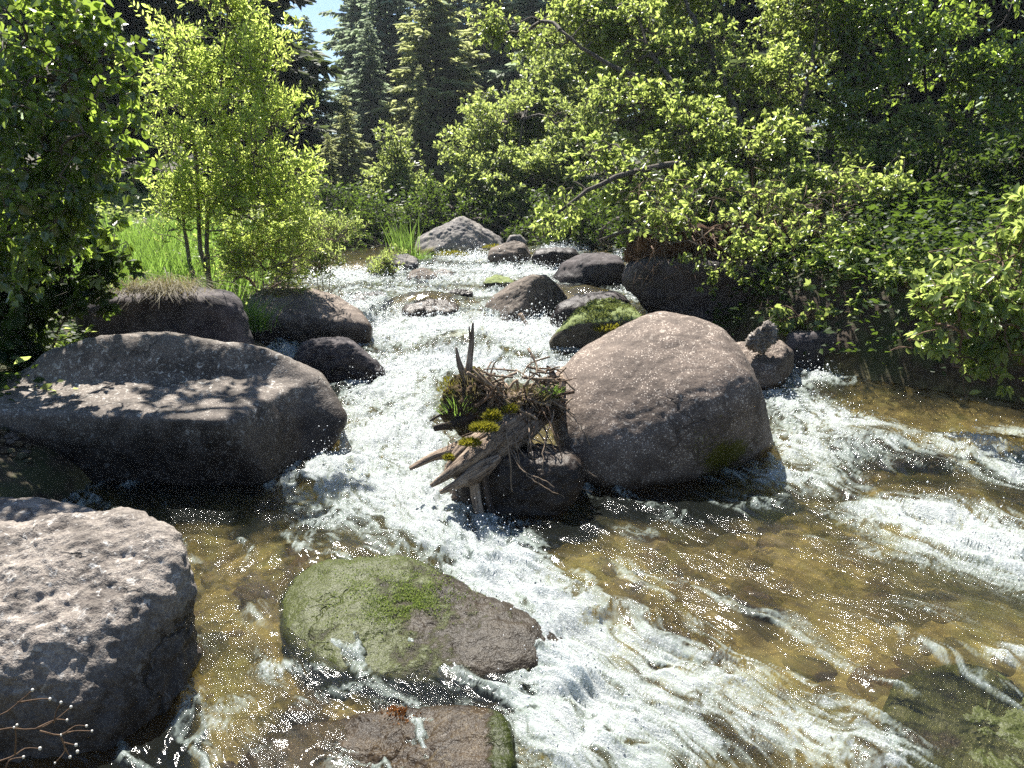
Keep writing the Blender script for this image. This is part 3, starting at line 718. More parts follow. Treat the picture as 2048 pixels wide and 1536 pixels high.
# the little gravel beach at the left edge
for k in range(120):
    p = onwater(RNG.uniform(-60, 75), RNG.uniform(945, 1005))
    s = RNG.uniform(.014, .042)
    o = add('pebble', cob[k % 6], ground, (p[0], p[1], max(float(ground_z(p[0], p[1])), zw(p[1]) - .01) + s * .2))
    o.scale = (s * 1.2, s, s); o.rotation_euler = (0, 0, RNG.random() * 6.3)

# ------------------------------------------------------------------ leaves, twigs and trees
def leaf_template(kind):
    """vertices (across, along, up) and faces of one leaf of length 1"""
    if kind == 'far':      # folded rhomb
        return np.array([[0, 0, 0], [.26, .45, .05], [0, 1, -.06], [-.26, .45, .05]]), np.array([[0, 1, 2], [0, 2, 3]])
    if kind == 'narrow':
        return np.array([[0, 0, 0], [.15, .35, .05], [.11, .70, .03], [0, 1, -.10], [-.11, .70, .03], [-.15, .35, .05]]), np.array([[0, 1, 2], [0, 2, 3], [0, 3, 4], [0, 4, 5]])
    if kind == 'oval':
        return np.array([[0, 0, 0], [.22, .28, .06], [.22, .62, .03], [0, 1, -.14], [-.22, .62, .03], [-.22, .28, .06]]), np.array([[0, 1, 2], [0, 2, 3], [0, 3, 4], [0, 4, 5]])
    if kind == 'round':
        return np.array([[0, 0, 0], [.30, .16, .06], [.38, .46, .05], [0, 1, -.12], [-.38, .46, .05], [-.30, .16, .06]]), np.array([[0, 1, 2], [0, 2, 3], [0, 3, 4], [0, 4, 5]])
    if kind == 'lobed':    # three pointed lobes
        return np.array([[0, 0, 0], [.34, .10, .05], [.50, .52, -.03], [.22, .52, .04], [0, 1, -.10], [-.22, .52, .04], [-.50, .52, -.03], [-.34, .10, .05]]), \
               np.array([[0, 1, 2], [0, 2, 3], [0, 3, 4], [0, 4, 5], [0, 5, 6], [0, 6, 7]])

class Leaves:
    def __init__(s): s.P, s.A, s.N, s.L, s.T = [], [], [], [], []
    def add(s, P_, A, N, L, T): s.P.append(P_); s.A.append(A); s.N.append(N); s.L.append(L); s.T.append(T)
    def cat(s):
        P_, A, N, L, T = (np.concatenate(q) for q in (s.P, s.A, s.N, s.L, s.T))
        A = norm(A); S = norm(np.cross(A, N)); N = np.cross(S, A)
        return P_, A, N, S, L, T
def leaves_mesh(P_, A, N, S, L, T, tpl):
    V0, F0 = tpl; k = len(V0)
    V = P_[:, None] + L[:, None, None] * (V0[None, :, 0:1] * S[:, None] + V0[None, :, 1:2] * A[:, None] + V0[None, :, 2:3] * N[:, None])
    F = F0[None] + (np.arange(len(P_)) * k)[:, None, None]
    return V.reshape(-1, 3), F.reshape(-1, F0.shape[1]), np.repeat(T, k)
LEAF_ME = {}
def emit_leaves(root, lv, kind, mat, n_obj=0, crown='foliage'):
    P_, A, N, S, L, T = lv.cat()
    tpl = leaf_template(kind)
    pick = np.zeros(len(P_), bool)
    if n_obj:
        px, py, dep = project(P_ + A * L[:, None] * .5)
        ok = (px > 0) & (px < 2048) & (py > 0) & (py < 1536) & (dep > .3)
        score = np.where(ok, L / dep * (.55 + .45 * np.abs((N * norm(P_ - CAM)).sum(1))), 0)
        # keep those in front: a coarse depth buffer over the picture
        key = (px // 26).astype(int) * 1000 + (py // 26).astype(int)
        o = np.argsort(dep); first = np.zeros(len(P_), bool); seen = {}
        for i in o:
            if ok[i]:
                c = seen.get(key[i], 0)
                if c < 3: first[i] = True; seen[key[i]] = c + 1
        score = np.where(first, score, 0)
        idx = np.argsort(-score)[:n_obj]; idx = idx[score[idx] > 0]; pick[idx] = True
        org = np.array(root.location)
        for i in idx:
            tb = int(np.clip(T[i] * 5, 0, 4)); kk = (kind, mat, tb)
            if kk not in LEAF_ME:
                LEAF_ME[kk] = mesh_data('leaf', tpl[0], tpl[1], [M[mat]], True, {'tone': np.full(len(tpl[0]), tb / 4.0)})
            ob = add('leaf', LEAF_ME[kk], root)
            m = np.eye(4); m[:3, 0] = S[i] * L[i]; m[:3, 1] = A[i] * L[i]; m[:3, 2] = N[i] * L[i]; m[:3, 3] = P_[i] - org
            ob.matrix_basis = Matrix(m.tolist())
    r = ~pick
    V, F, tt = leaves_mesh(P_[r], A[r], N[r], S[r], L[r], T[r], tpl)
    return part(crown, V, F, M[mat], root, True, {'tone': tt}, 'stuff')

def rand_dirs(rng, n):
    d = rng.normal(size=(n, 3)); return norm(d)

def leafy(name, label, cat, base, stems, blobs, n_twig, twig_len, n_leaf, leaf_len, kind, mat, seed, bark='bark', n_obj=0, up=.3, droop=.25, shell=.45, stem_r=.05, group=None, whorl=False,
          tone=(.2, .8), lie=.8, leaf_var=.3, twig_r=.0035, branch_min=.004, crown='foliage', flat=None):
    """BLOBS: (centre, radius or (rx, ry, rz)) of the crown; STEMS: point lists from the ground up. Twigs fill the blobs, limbs join them to the stems, leaves sit along the twigs"""
    rng = np.random.default_rng(seed)
    root = empty(name, base, label, cat, group)
    cs = np.array([b[0] for b in blobs], float)
    rs = np.array([np.broadcast_to(np.asarray(b[1], float), (3,)) for b in blobs])
    wt = np.prod(rs, 1) ** .72; wt /= wt.sum()
    bi = rng.choice(len(blobs), n_twig, p=wt)
    nc = max(8, n_twig // 7); ci = rng.choice(len(blobs), nc, p=wt)
    d = rand_dirs(rng, nc); rad = (shell ** 3 + (1 - shell ** 3) * rng.random(nc)) ** (1 / 3)
    cl = cs[ci] + d * rs[ci] * rad[:, None]; cn = d
    pick = rng.integers(0, nc, n_twig); bi = ci[pick]; d = cn[pick]
    tips = cl[pick] + rng.normal(size=(n_twig, 3)) * np.array([1, 1, .6]) * (.42 * twig_len)
    td = norm(d * .8 + np.array([0, 0, up]) + rng.normal(size=(n_twig, 3)) * .35)
    tl = twig_len * rng.uniform(.6, 1.35, n_twig)
    st = tips - td * tl[:, None]
    gz_ = ground_z(st[:, 0], st[:, 1]); st[:, 2] = np.maximum(st[:, 2], gz_ + .03)
    wood = MB(); nodes = []; plen = []; par = []; 
    for s in stems:
        s = np.asarray(s, float); n = max(6, int(np.linalg.norm(np.diff(s, axis=0), axis=1).sum() / .22))
        q = smooth_path(s, n); q[1:-1] += rng.normal(size=(n - 2, 3)) * .012
        r = stem_r * np.linspace(1, .28, n); tube(wood, q, r, 8)
        for i in range(n // 5, n): nodes.append(q[i]); plen.append(i / n * .4); par.append(-1)
    ns = len(nodes)
    nodes = nodes + [None] * n_twig
    NP = np.zeros((ns + n_twig, 3)); NP[:ns] = np.array(nodes[:ns]); PL = np.full(ns + n_twig, 1e9); PL[:ns] = plen
    order = np.argsort(np.min(np.linalg.norm(st[:, None] - NP[None, :ns:2], axis=2), axis=1))
    parent = np.full(ns + n_twig, -1); k = ns; slot = {}
    for i in order:
        dd = np.linalg.norm(NP[:k] - st[i], axis=1); c = dd + .30 * PL[:k] + .5 * np.clip(NP[:k, 2] - st[i, 2], 0, 9)
        j = int(np.argmin(c)); NP[k] = st[i]; PL[k] = PL[j] + dd[j]; parent[k] = j; slot[i] = k; k += 1
    load = np.zeros(ns + n_twig)
    for i in range(k - 1, ns - 1, -1):
        load[i] += 1
        load[parent[i]] += load[i]
    for i in range(ns, k):
        j = parent[i]; a, b = NP[j], NP[i]; L = np.linalg.norm(b - a)
        m = (a + b) / 2 + np.array([0, 0, .10 * L]) + rng.normal(size=3) * .06 * L
        r1 = max(branch_min, twig_r * load[i] ** .48)
        tube(wood, smooth_path([a, m, b], 5), [r1 * 1.12, r1 * 1.06, r1, r1 * .95, r1 * .9], 5 if r1 > .012 else 4, cap=False)
    # twigs, drooping, with leaves along them
    lv = Leaves(); tg = np.linspace(0, 1, 4)
    sag = np.array([0, 0, -1.0])[None, None] * (tl * droop)[:, None, None] * (tg ** 2)[None, :, None]
    TP = st[:, None] + td[:, None] * tl[:, None, None] * tg[None, :, None] + sag
    for i in range(n_twig):
        tube(wood, TP[i], twig_r * np.array([1, .85, .6, .35]), 3, cap=False)
    nl = rng.poisson(n_leaf, n_twig) + 1
    ti = np.repeat(np.arange(n_twig), nl); n = len(ti)
    s = rng.random(n) ** .8
    if whorl: s = np.where(rng.random(n) < .6, .9 + .1 * rng.random(n), s)
    pos = st[ti] + td[ti] * (tl[ti] * s)[:, None] + np.array([0, 0, -1.0]) * (tl[ti] * droop * s * s)[:, None]
    tdir = norm(td[ti] + np.array([0, 0, -2.0]) * (droop * s)[:, None])
    side = rand_dirs(rng, n); side = norm(side - tdir * (side * tdir).sum(1)[:, None])
    A = norm(tdir * rng.uniform(.25, .9, n)[:, None] + side * rng.uniform(.5, 1.0, n)[:, None] + np.array([0, 0, -droop * 1.1]))
    N = norm(np.array([0, -.15, 1.0]) * lie * .7 + rand_dirs(rng, n) * (1.15 - lie * .7))
    L = leaf_len * np.exp(rng.normal(size=n) * leaf_var * .6)
    T = np.clip(rng.normal((tone[0] + tone[1]) / 2, (tone[1] - tone[0]) / 2, n), 0, 1)
    lv.add(pos + side * .01, A, N, L, T)
    V, F = wood.get(); part('trunk' if cat == 'tree' else 'stems', V, F, M[bark], root)
    emit_leaves(root, lv, kind, mat, n_obj, crown)
    return root

def B(px, py, Y, r): return (P(px, py, Y), r)
def on_ground(px, Y):
    x = P(px, 500, Y)[0]; return np.array([x, Y, float(ground_z(x, Y)) - .03])

# --- left side
g = on_ground(-330, 6.3)
leafy('broadleaf_tree', 'dark leafy tree with glossy round leaves filling the upper left edge', 'tree', g,
      [[g, P(-300, 400, 6.3), P(-200, 150, 6.2), P(-120, -80, 6.2)], [P(-260, 300, 6.3), P(-60, 220, 6.0), P(90, 160, 5.7), P(200, 130, 5.6)], [P(-120, -80, 6.2), P(60, -250, 6.8), P(280, -260, 7.5), P(470, -260, 7.7)], [P(-290, 460, 6.3), P(-120, 420, 6.0), P(60, 400, 5.8)]],
      [B(60, 40, 5.6, .50), B(170, 110, 5.6, .42), B(40, 180, 5.4, .50), B(215, 190, 5.7, .32), B(150, 260, 5.5, .42), B(30, 330, 5.4, .50), B(150, 370, 5.6, .35), B(-80, 120, 5.9, .6), B(-90, 350, 5.9, .6), B(90, -60, 5.7, .55), B(245, 150, 5.8, .2), B(220, 60, 5.8, .2), B(-20, 460, 5.6, .45), B(110, 450, 5.6, .35), B(385, -210, 7.7, (.5, .3, .12)), B(300, -190, 7.9, (.4, .3, .12)), B(470, -250, 7.6, (.35, .3, .12)), B(430, -330, 7.9, (.5, .3, .12))],
      500, .34, 19, .068, 'round', 'aspen', 11, n_obj=300, up=.05, droop=.35, shell=.3, stem_r=.06, lie=.5, tone=(.1, .7))
g = on_ground(60, 6.6)
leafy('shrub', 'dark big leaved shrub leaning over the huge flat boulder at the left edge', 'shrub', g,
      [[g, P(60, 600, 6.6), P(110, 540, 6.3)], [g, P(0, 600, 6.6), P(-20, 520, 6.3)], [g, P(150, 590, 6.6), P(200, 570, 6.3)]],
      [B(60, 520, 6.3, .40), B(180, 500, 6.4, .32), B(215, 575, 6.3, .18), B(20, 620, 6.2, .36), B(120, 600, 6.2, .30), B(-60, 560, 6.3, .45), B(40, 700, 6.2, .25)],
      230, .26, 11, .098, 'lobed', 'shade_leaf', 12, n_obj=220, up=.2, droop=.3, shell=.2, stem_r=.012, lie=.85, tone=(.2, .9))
g = on_ground(410, 9.9)
leafy('willow_sapling', 'slender sunlit yellow green sapling standing on the left bank', 'tree', g,
      [[g, P(412, 470, 9.9), P(425, 360, 9.9), P(440, 200, 9.9), P(455, 20, 9.9)], [g + [.03, .05, 0], P(400, 480, 9.9), P(395, 330, 9.9), P(370, 150, 9.9), P(345, 40, 9.9)], [g + [-.1, 0, 0], P(375, 500, 10), P(360, 410, 10), P(330, 300, 10)], [P(415, 430, 9.9), P(470, 350, 9.8), P(540, 270, 9.8)]],
      [B(350, 60, 9.9, (.28, .3, .5)), B(375, 150, 9.9, (.42, .4, .55)), B(480, 60, 9.9, (.38, .4, .6)), B(520, 110, 9.9, .45), B(430, 200, 9.8, .55), B(540, 200, 9.9, .42), B(350, 260, 9.8, .45), B(470, 300, 9.7, .6), B(560, 320, 9.8, .42), B(350, 370, 9.8, .42), B(450, 400, 9.7, .5), B(560, 400, 9.8, .4), B(340, 150, 10.1, .35), B(450, -60, 10, .55), B(590, 330, 9.9, .25)],
      1000, .38, 19, .068, 'narrow', 'willow', 13, 'bark_pale', 300, up=.75, droop=.02, shell=.3, stem_r=.036, lie=.25, tone=(.2, .9))
for k, (lab, px, Y, blobs, nt, nl, ll, mt, kd, bk) in enumerate([
        ('rounded light green bush at the foot of the yellow green sapling', 520, 9.9, [(470, 490, 9.8, .34), (530, 490, 9.8, .40), (590, 480, 9.8, .34), (500, 540, 9.6, .28), (570, 540, 9.6, .3), (450, 520, 9.7, .22)], 420, 16, .045, 'willow', 'narrow', 'twig'),
        ('feathery green bush at the water edge right of the sapling', 640, 10.6, [(620, 470, 10.8, .34), (655, 500, 10.6, .26), (630, 530, 10.5, .24), (680, 460, 11, .22), (600, 440, 11, .3)], 300, 15, .055, 'far_leaf', 'narrow', 'twig'),
        ('leafy weeds in front of the far left grey boulder', 765, 14.3, [(765, 530, 14.3, .26), (755, 555, 14.2, .2), (775, 505, 14.4, .2)], 120, 12, .06, 'far_leaf', 'narrow', 'twig')]):
    g = on_ground(px, Y)
    leafy('bush', lab, 'bush', g, [[g, P(px - 20, blobs[0][1], Y)], [g, P(px + 25, blobs[0][1] + 10, Y)], [g, P(px, blobs[0][1] - 10, Y)]], [B(*b) for b in blobs], nt, .24, nl, ll, kd, mt, 30 + k, bk, 0, up=.6, droop=.05, shell=.15, stem_r=.010, lie=.4)

# --- right side
g = on_ground(1520, 11.2)
leafy('dogwood_tree', 'large sunlit tree leaning over the stream from the right bank with drooping branch tips', 'tree', g,
      [[g, P(1440, 330, 11.3), P(1340, 160, 12.0), P(1290, 80, 12.6), P(1250, -60, 13.4)], [g + [.2, .3, 0], P(1480, 250, 11.7), P(1420, 100, 12.6), P(1370, 0, 13.2), P(1340, -100, 13.6)], [P(1400, 270, 11.5), P(1300, 170, 12.0), P(1200, 120, 12.2), P(1120, 60, 12.4)],
       [g + [.3, 0, 0], P(1580, 300, 11.4), P(1620, 150, 12.2), P(1640, 0, 13.2)], [P(1440, 330, 11.2), P(1330, 330, 10.6), P(1200, 370, 10.0), P(1110, 430, 9.8)], [g, P(1500, 430, 10.4), P(1540, 470, 9.8), P(1640, 540, 9.3)], [g, P(1420, 400, 10.5), P(1330, 440, 10), P(1200, 480, 9.9)]],
      [B(1300, 100, 12.81, 0.76), B(1180, 50, 13.26, 0.60), B(1120, 40, 13.35, 0.32), B(1420, 130, 12.54, 0.73), B(1560, 170, 12.18, 0.73), B(1240, 220, 11.74, 0.69), B(1380, 270, 11.29, 0.70), B(1520, 300, 11.02, 0.63), B(1190, 320, 10.84, 0.44), B(1290, 370, 10.39, 0.50), B(1420, 390, 10.22, 0.43),
       B(1150, 400, 10.13, 0.25), B(1100, 440, 9.80, 0.17), B(1530, 410, 10.04, 0.38), B(1640, 360, 10.48, 0.46), B(1190, 470, 9.70, 0.26), B(1140, 530, 9.70, 0.12), B(1590, 480, 9.40, 0.34), B(1660, 470, 9.50, 0.36), B(1230, 510, 9.60, 0.12), B(1700, 540, 9.30, 0.24), B(1560, 560, 9.20, 0.18), B(1350, -60, 14.24, 1.06), B(1180, -40, 14.06, 0.68), B(1600, 20, 13.53, 0.77), B(1740, 480, 9.60, 0.30), B(1640, 590, 9.20, 0.20), B(1420, 500, 9.20, 0.16), B(985, 45, 13.30, 0.18), B(1065, 70, 13.08, 0.22), B(950, 15, 13.57, 0.14),
       B(1340, 430, 9.5, .30), B(1480, 440, 9.4, .32), B(1500, 500, 9.1, .22), B(1620, 520, 9.1, .26), B(1300, 450, 9.6, .2), B(1680, 420, 9.9, .4), B(1440, 540, 9.0, .10), B(1750, 380, 10.2, .4)],
      4000, .34, 14, .074, 'oval', 'dogwood', 14, 'bark', 300, up=.10, droop=.25, shell=.45, stem_r=.06, whorl=True, lie=.6, tone=(.15, .85), crown='foliage')
g = on_ground(2120, 6.6)
leafy('shrub', 'bright green leafy shrub overhanging the amber pool at the right edge', 'shrub', g,
      [[g, P(2080, 560, 6.5), P(1980, 520, 6.2)], [g, P(2100, 640, 6.4), P(1960, 640, 6.1), P(1870, 660, 6.0)], [g, P(2150, 480, 6.5), P(2080, 440, 6.3)]],
      [B(2030, 470, 6.3, .28), B(1970, 560, 6.2, .30), B(2050, 580, 6.1, .36), B(1900, 590, 6.2, .22), B(1960, 650, 6.1, .28), B(1880, 670, 6.1, .17), B(2040, 680, 6.0, .28), B(1960, 720, 6.0, .12), B(2130, 500, 6.3, .4), B(2140, 640, 6.2, .4), B(2060, 400, 6.5, .2), B(2010, 730, 6, .10)],
      400, .24, 12, .082, 'oval', 'maple', 15, 'root', 300, up=.15, droop=.30, shell=.35, stem_r=.012, whorl=True, lie=.7, tone=(.2, .9))
g = on_ground(1800, 8.9)
leafy('shrub', 'low spreading lobed leaf shrub over the water below the shaded right bank', 'shrub', g,
      [[g, P(1790, 620, 8.7), P(1750, 590, 8.4)], [g, P(1820, 640, 8.6), P(1860, 640, 8.2)], [g, P(1720, 620, 8.6), P(1620, 620, 8.5)]],
      [B(1750, 580, 8.4, .24), B(1690, 610, 8.4, .20), B(1810, 600, 8.3, .24), B(1620, 630, 8.4, .14), B(1570, 625, 8.4, .09), B(1840, 650, 8.0, .2), B(1770, 640, 8.2, .16), B(1790, 530, 8.6, .24), B(1720, 540, 8.6, .2)],
      260, .24, 11, .085, 'lobed', 'maple', 16, 'root', 200, up=.1, droop=.3, shell=.3, stem_r=.012, lie=.75, tone=(.1, .7))
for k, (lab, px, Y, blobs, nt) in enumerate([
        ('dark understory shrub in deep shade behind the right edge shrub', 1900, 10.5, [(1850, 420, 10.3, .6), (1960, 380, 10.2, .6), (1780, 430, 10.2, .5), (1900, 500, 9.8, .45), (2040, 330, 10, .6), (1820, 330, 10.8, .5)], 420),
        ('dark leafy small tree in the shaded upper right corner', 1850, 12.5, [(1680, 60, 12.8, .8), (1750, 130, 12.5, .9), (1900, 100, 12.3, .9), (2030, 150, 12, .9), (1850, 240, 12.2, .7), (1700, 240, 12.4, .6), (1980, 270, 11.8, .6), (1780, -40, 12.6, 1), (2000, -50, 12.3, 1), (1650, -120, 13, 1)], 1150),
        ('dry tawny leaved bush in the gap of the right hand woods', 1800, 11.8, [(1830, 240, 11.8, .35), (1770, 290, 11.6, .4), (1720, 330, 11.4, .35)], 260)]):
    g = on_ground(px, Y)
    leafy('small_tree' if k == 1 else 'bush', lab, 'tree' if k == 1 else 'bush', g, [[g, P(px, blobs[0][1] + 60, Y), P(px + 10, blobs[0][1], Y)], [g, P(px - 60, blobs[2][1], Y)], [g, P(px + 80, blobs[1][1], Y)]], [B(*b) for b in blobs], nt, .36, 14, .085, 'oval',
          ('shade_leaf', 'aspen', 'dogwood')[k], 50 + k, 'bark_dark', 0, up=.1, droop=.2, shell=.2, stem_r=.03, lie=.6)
# bare dead twigs tangled under its outer leaves
rg_ = np.random.default_rng(88); dmb = MB()
for k in range(260):
    a = P(rg_.uniform(1270, 1720), rg_.uniform(360, 560), 9.2 + rg_.uniform(0, .7)); L = rg_.uniform(.15, .5)
    d = norm(np.array([rg_.normal() * .8, -.3 + rg_.normal() * .4, -.5 + rg_.normal() * .6]))
    tube(dmb, smooth_path([a, a + d * L * .5 + rg_.normal(size=3) * .05, a + d * L + [0, 0, -.25 * L]], 6), np.linspace(rg_.uniform(.003, .007), .0015, 6), 4, cap=False)
V, F = dmb.get(); part('dead_twigs', V, F, M['root'], bpy.data.objects['dogwood_tree'], kind='stuff')
# --- the far end of the reach
for k, (lab, px, Y, blobs, nt, ll, mt, nm) in enumerate([
        ('big rounded light green tree at the far bend of the stream', 1010, 23.5, [(1000, 250, 24.6, 1.3), (940, 300, 23.8, .95), (1070, 220, 25.4, 1.2), (1000, 350, 22.6, 1.05), (1090, 320, 22.6, 1.0), (930, 380, 22.6, .6), (1030, 410, 22.2, .7), (960, 210, 23.6, .6), (1150, 260, 23.5, 1.2), (1130, 380, 22.6, .7)], 1500, .13, 'far_leaf', 'broadleaf_tree'),
        ('pale green tall tree behind the overhanging tree, above the far bend', 1150, 26, [(1130, 130, 26, 1.5), (1210, 60, 26, 1.6), (1090, 170, 25.5, 1.0), (1220, 180, 25.5, 1.5)], 800, .14, 'far_leaf', 'broadleaf_tree'),
        ('young pointed green tree in front of the far spruces', 790, 27, [(790, 290, 27, (.55, .5, .8)), (790, 350, 27, (.95, .9, .8)), (770, 390, 26.6, (1.1, 1, .6)), (820, 390, 26.6, .8)], 600, .13, 'far_leaf', 'broadleaf_tree'),
        ('dark bushes along the shaded far left water edge', 720, 20, [(690, 450, 19.5, .6), (740, 440, 20.5, .8), (720, 490, 18.5, .45), (800, 440, 21.5, .8), (670, 400, 21, .7)], 520, .10, 'shade_leaf', 'bush'),
        ('dark bush behind the tall peaked boulder', 900, 21.5, [(860, 430, 21.5, .7), (930, 430, 21.8, .7), (1000, 440, 21.4, .6), (1050, 460, 20.6, .5), (880, 400, 22.5, .7)], 480, .10, 'shade_leaf', 'bush'),
        ('dark bush at the far right bank under the overhanging branches', 1130, 19.5, [(1100, 455, 19.5, .6), (1160, 440, 19, .7), (1220, 450, 18, .6), (1120, 420, 20, .6), (1280, 430, 16, .6)], 480, .10, 'shade_leaf', 'bush')]):
    g = on_ground(px, Y)
    leafy(nm, lab, 'tree' if nm != 'bush' else 'bush', g, [[g, P(px, blobs[0][1] + 40, Y), P(px + 8, blobs[0][1] - 20, Y)], [g, P(px - 40, blobs[1][1], Y)], [g, P(px + 40, blobs[2][1], Y)]], [B(*b) for b in blobs], nt, .55, 17, ll, 'far', mt, 70 + k, 'bark', 0, up=.35, droop=.1, shell=.35, stem_r=.06 if nm != 'bush' else .02, lie=.5, twig_r=.006, branch_min=.008)

# --- conifers
def conifer_mesh(H, R, seed, n_br=110, z0=.06, spr=16, slim=.9):
    rng = np.random.default_rng(seed); wood = MB()
    tube(wood, smooth_path([[0, 0, -.3], [.05, 0, H * .5], [0, .04, H]], 9), np.linspace(H * .011, .012, 9), 7)
    Pn, A, N, L, T = [], [], [], [], []
    for i in range(n_br):
        f = z0 + (1 - z0) * ((i + rng.random()) / n_br) ** .92
        z = f * H; l = R * (1 - f) ** slim * rng.uniform(.42, 1.25) * (1 if f > z0 + .12 else rng.uniform(.3, 1)) + .12
        a = i * 2.4 + rng.normal() * .3; out = np.array([math.cos(a), math.sin(a), 0])
        rise = .30 * f - .12 + rng.normal() * .06
        s = np.linspace(0, 1, 5); q = np.array([0, 0, z]) + out * (l * s)[:, None] + np.array([0, 0, 1.0]) * (l * (rise * s - .32 * s ** 2 + .16 * s ** 3))[:, None]
        tube(wood, q, .008 * H / 12 * np.linspace(1.5, .4, 5) * (1.2 - f), 3, cap=False)
        n = max(5, int(spr * (.35 + l / R)))
        ss = np.linspace(.14, 1, n); c = np.stack([np.interp(ss, s, q[:, k]) for k in range(3)], 1)
        side = np.cross(out, [0, 0, 1.0]); bt = rng.uniform(0, 1)
        for sg in (-1, 1):
            Pn.append(c + rng.normal(size=(n, 3)) * .03); A.append(norm(out * .75 + sg * side * rng.uniform(.5, 1, n)[:, None] + np.array([0, 0, -.22]) + rng.normal(size=(n, 3)) * .22))
            N.append(norm(np.array([0, 0, 1.0]) + rng.normal(size=(n, 3)) * .5)); L.append(l * rng.uniform(.16, .34, n) * (1.1 - .5 * ss) + .12); T.append(np.clip(bt + rng.normal(0, .15, n) + .3 * ss - .15, 0, 1))
        Pn.append(c); A.append(norm(out * .5 + np.array([0, 0, -.9]) + rng.normal(size=(n, 3)) * .25)); N.append(norm(out + rng.normal(size=(n, 3)) * .4)); L.append(l * rng.uniform(.06, .16, n) + .08); T.append(np.clip(rng.normal(.35, .2, n), 0, 1))
    Pn, A, N, L, T = (np.concatenate(x) for x in (Pn, A, N, L, T))
    S = norm(np.cross(A, N)); N = np.cross(S, A)
    tpl = (np.array([[0, 0, 0], [.20, .4, .03], [.10, .8, -.03], [0, 1, -.10], [-.14, .72, -.02], [-.20, .35, .03]]), np.array([[0, 1, 2], [0, 2, 3], [0, 3, 4], [0, 4, 5]]))
    V, F, tt = leaves_mesh(Pn, A, N, S, L, T, tpl)
    return wood.get(), V, F, tt
CONI = {}
def conifer(label, px, top_py, Y, var, mat='needle', width=1.0, group='conifers of the wooded valley', name='spruce_tree'):
    g = on_ground(px, Y); H = P(px, top_py, Y)[2] - g[2]
    key = (var, mat)
    if key not in CONI:
        Hm, Rm, kw = {0: (16, 3.3, dict(n_br=210, spr=26, slim=.62)), 1: (16, 3.0, dict(n_br=210, spr=24, slim=.6)), 2: (16, 4.2, dict(n_br=190, z0=.10, spr=28, slim=.62)), 3: (16, 4.6, dict(n_br=110, z0=.16, spr=30, slim=.5)), 4: (9, 2.7, dict(n_br=110, z0=.03, spr=22, slim=.8))}[var]
        (wV, wF), V, F, tt = conifer_mesh(Hm, Rm, 400 + var, **kw)
        CONI[key] = (Hm, mesh_data('trunk', wV, wF, [M['bark_dark']]), mesh_data('crown', V, F, [M[mat]], True, {'tone': tt}))
    Hm, tm, cm = CONI[key]
    r = empty(name, g, label, 'tree', group)
    s = H / Hm; w = s * width * (1.22 if Y > 30 else 1)
    r.scale = (w, w, s); r.rotation_euler = (0, 0, (px * .37) % 6.28)
    add('trunk', tm, r); c = add('crown', cm, r); c['kind'] = 'stuff'
    return r
for a in [
    ('tall spruce with its tip beside the patch of blue sky', 638, 30, 46, 0, 'needle', 1.0),
    ('tall slim spruce just right of the patch of blue sky', 735, -40, 50, 1, 'needle', .95),
    ('dense tall spruce in the middle of the far stand', 790, -120, 47, 0, 'needle', 1.0),
    ('broad sunlit fir right of the middle of the far stand', 880, -90, 40, 2, 'needle_warm', .95),
    ('tall fir behind the light green far tree', 985, -150, 44, 0, 'needle_warm', 1.1),
    ('wide fir high above the far bend', 1075, -170, 42, 2, 'needle', 1.0),
    ('short tawny spruce low in front of the far stand', 705, 190, 36, 4, 'needle_warm', .9),
    ('small fir at the left foot of the far stand', 668, 265, 33, 4, 'needle_warm', .75),
    ('narrow dark spruce between two taller far spruces', 755, 40, 42, 1, 'needle', .8),
    ('dim spruce left of the patch of blue sky', 565, -140, 38, 0, 'needle_dark', 1.0),
    ('slender fir left of the light green far tree', 850, 130, 37, 4, 'needle_warm', .7),
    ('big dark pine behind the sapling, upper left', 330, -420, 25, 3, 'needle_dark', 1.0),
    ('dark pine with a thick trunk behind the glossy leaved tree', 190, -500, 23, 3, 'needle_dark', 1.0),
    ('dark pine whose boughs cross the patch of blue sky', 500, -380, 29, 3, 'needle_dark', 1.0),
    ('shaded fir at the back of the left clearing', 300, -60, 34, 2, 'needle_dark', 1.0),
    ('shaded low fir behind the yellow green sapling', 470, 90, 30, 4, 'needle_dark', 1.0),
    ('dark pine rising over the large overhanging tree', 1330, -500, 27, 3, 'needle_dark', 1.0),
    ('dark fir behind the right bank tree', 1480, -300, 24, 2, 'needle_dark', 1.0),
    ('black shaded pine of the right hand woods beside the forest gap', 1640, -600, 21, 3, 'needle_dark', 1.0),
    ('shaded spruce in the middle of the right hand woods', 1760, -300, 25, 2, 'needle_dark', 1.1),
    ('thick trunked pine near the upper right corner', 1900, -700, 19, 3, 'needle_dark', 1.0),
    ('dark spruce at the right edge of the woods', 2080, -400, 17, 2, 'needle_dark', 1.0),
    ('tall spruce behind the slim spruce, right of the blue gap', 752, -150, 57, 0, 'needle', 1.1),
    ('spruce filling the gap between the middle far spruces', 836, -130, 56, 0, 'needle', 1.2),
    ('back row spruce left of the light green far tree', 930, -170, 55, 2, 'needle', 1.0),
    ('back row spruce above the light green far tree', 1035, -170, 56, 0, 'needle_warm', 1.2),
    ('back row fir above the overhanging tree', 1135, -190, 55, 2, 'needle', 1.0),
    ('back row spruce left of the blue gap', 530, -120, 58, 0, 'needle', 1.2)]:
    conifer(*a)
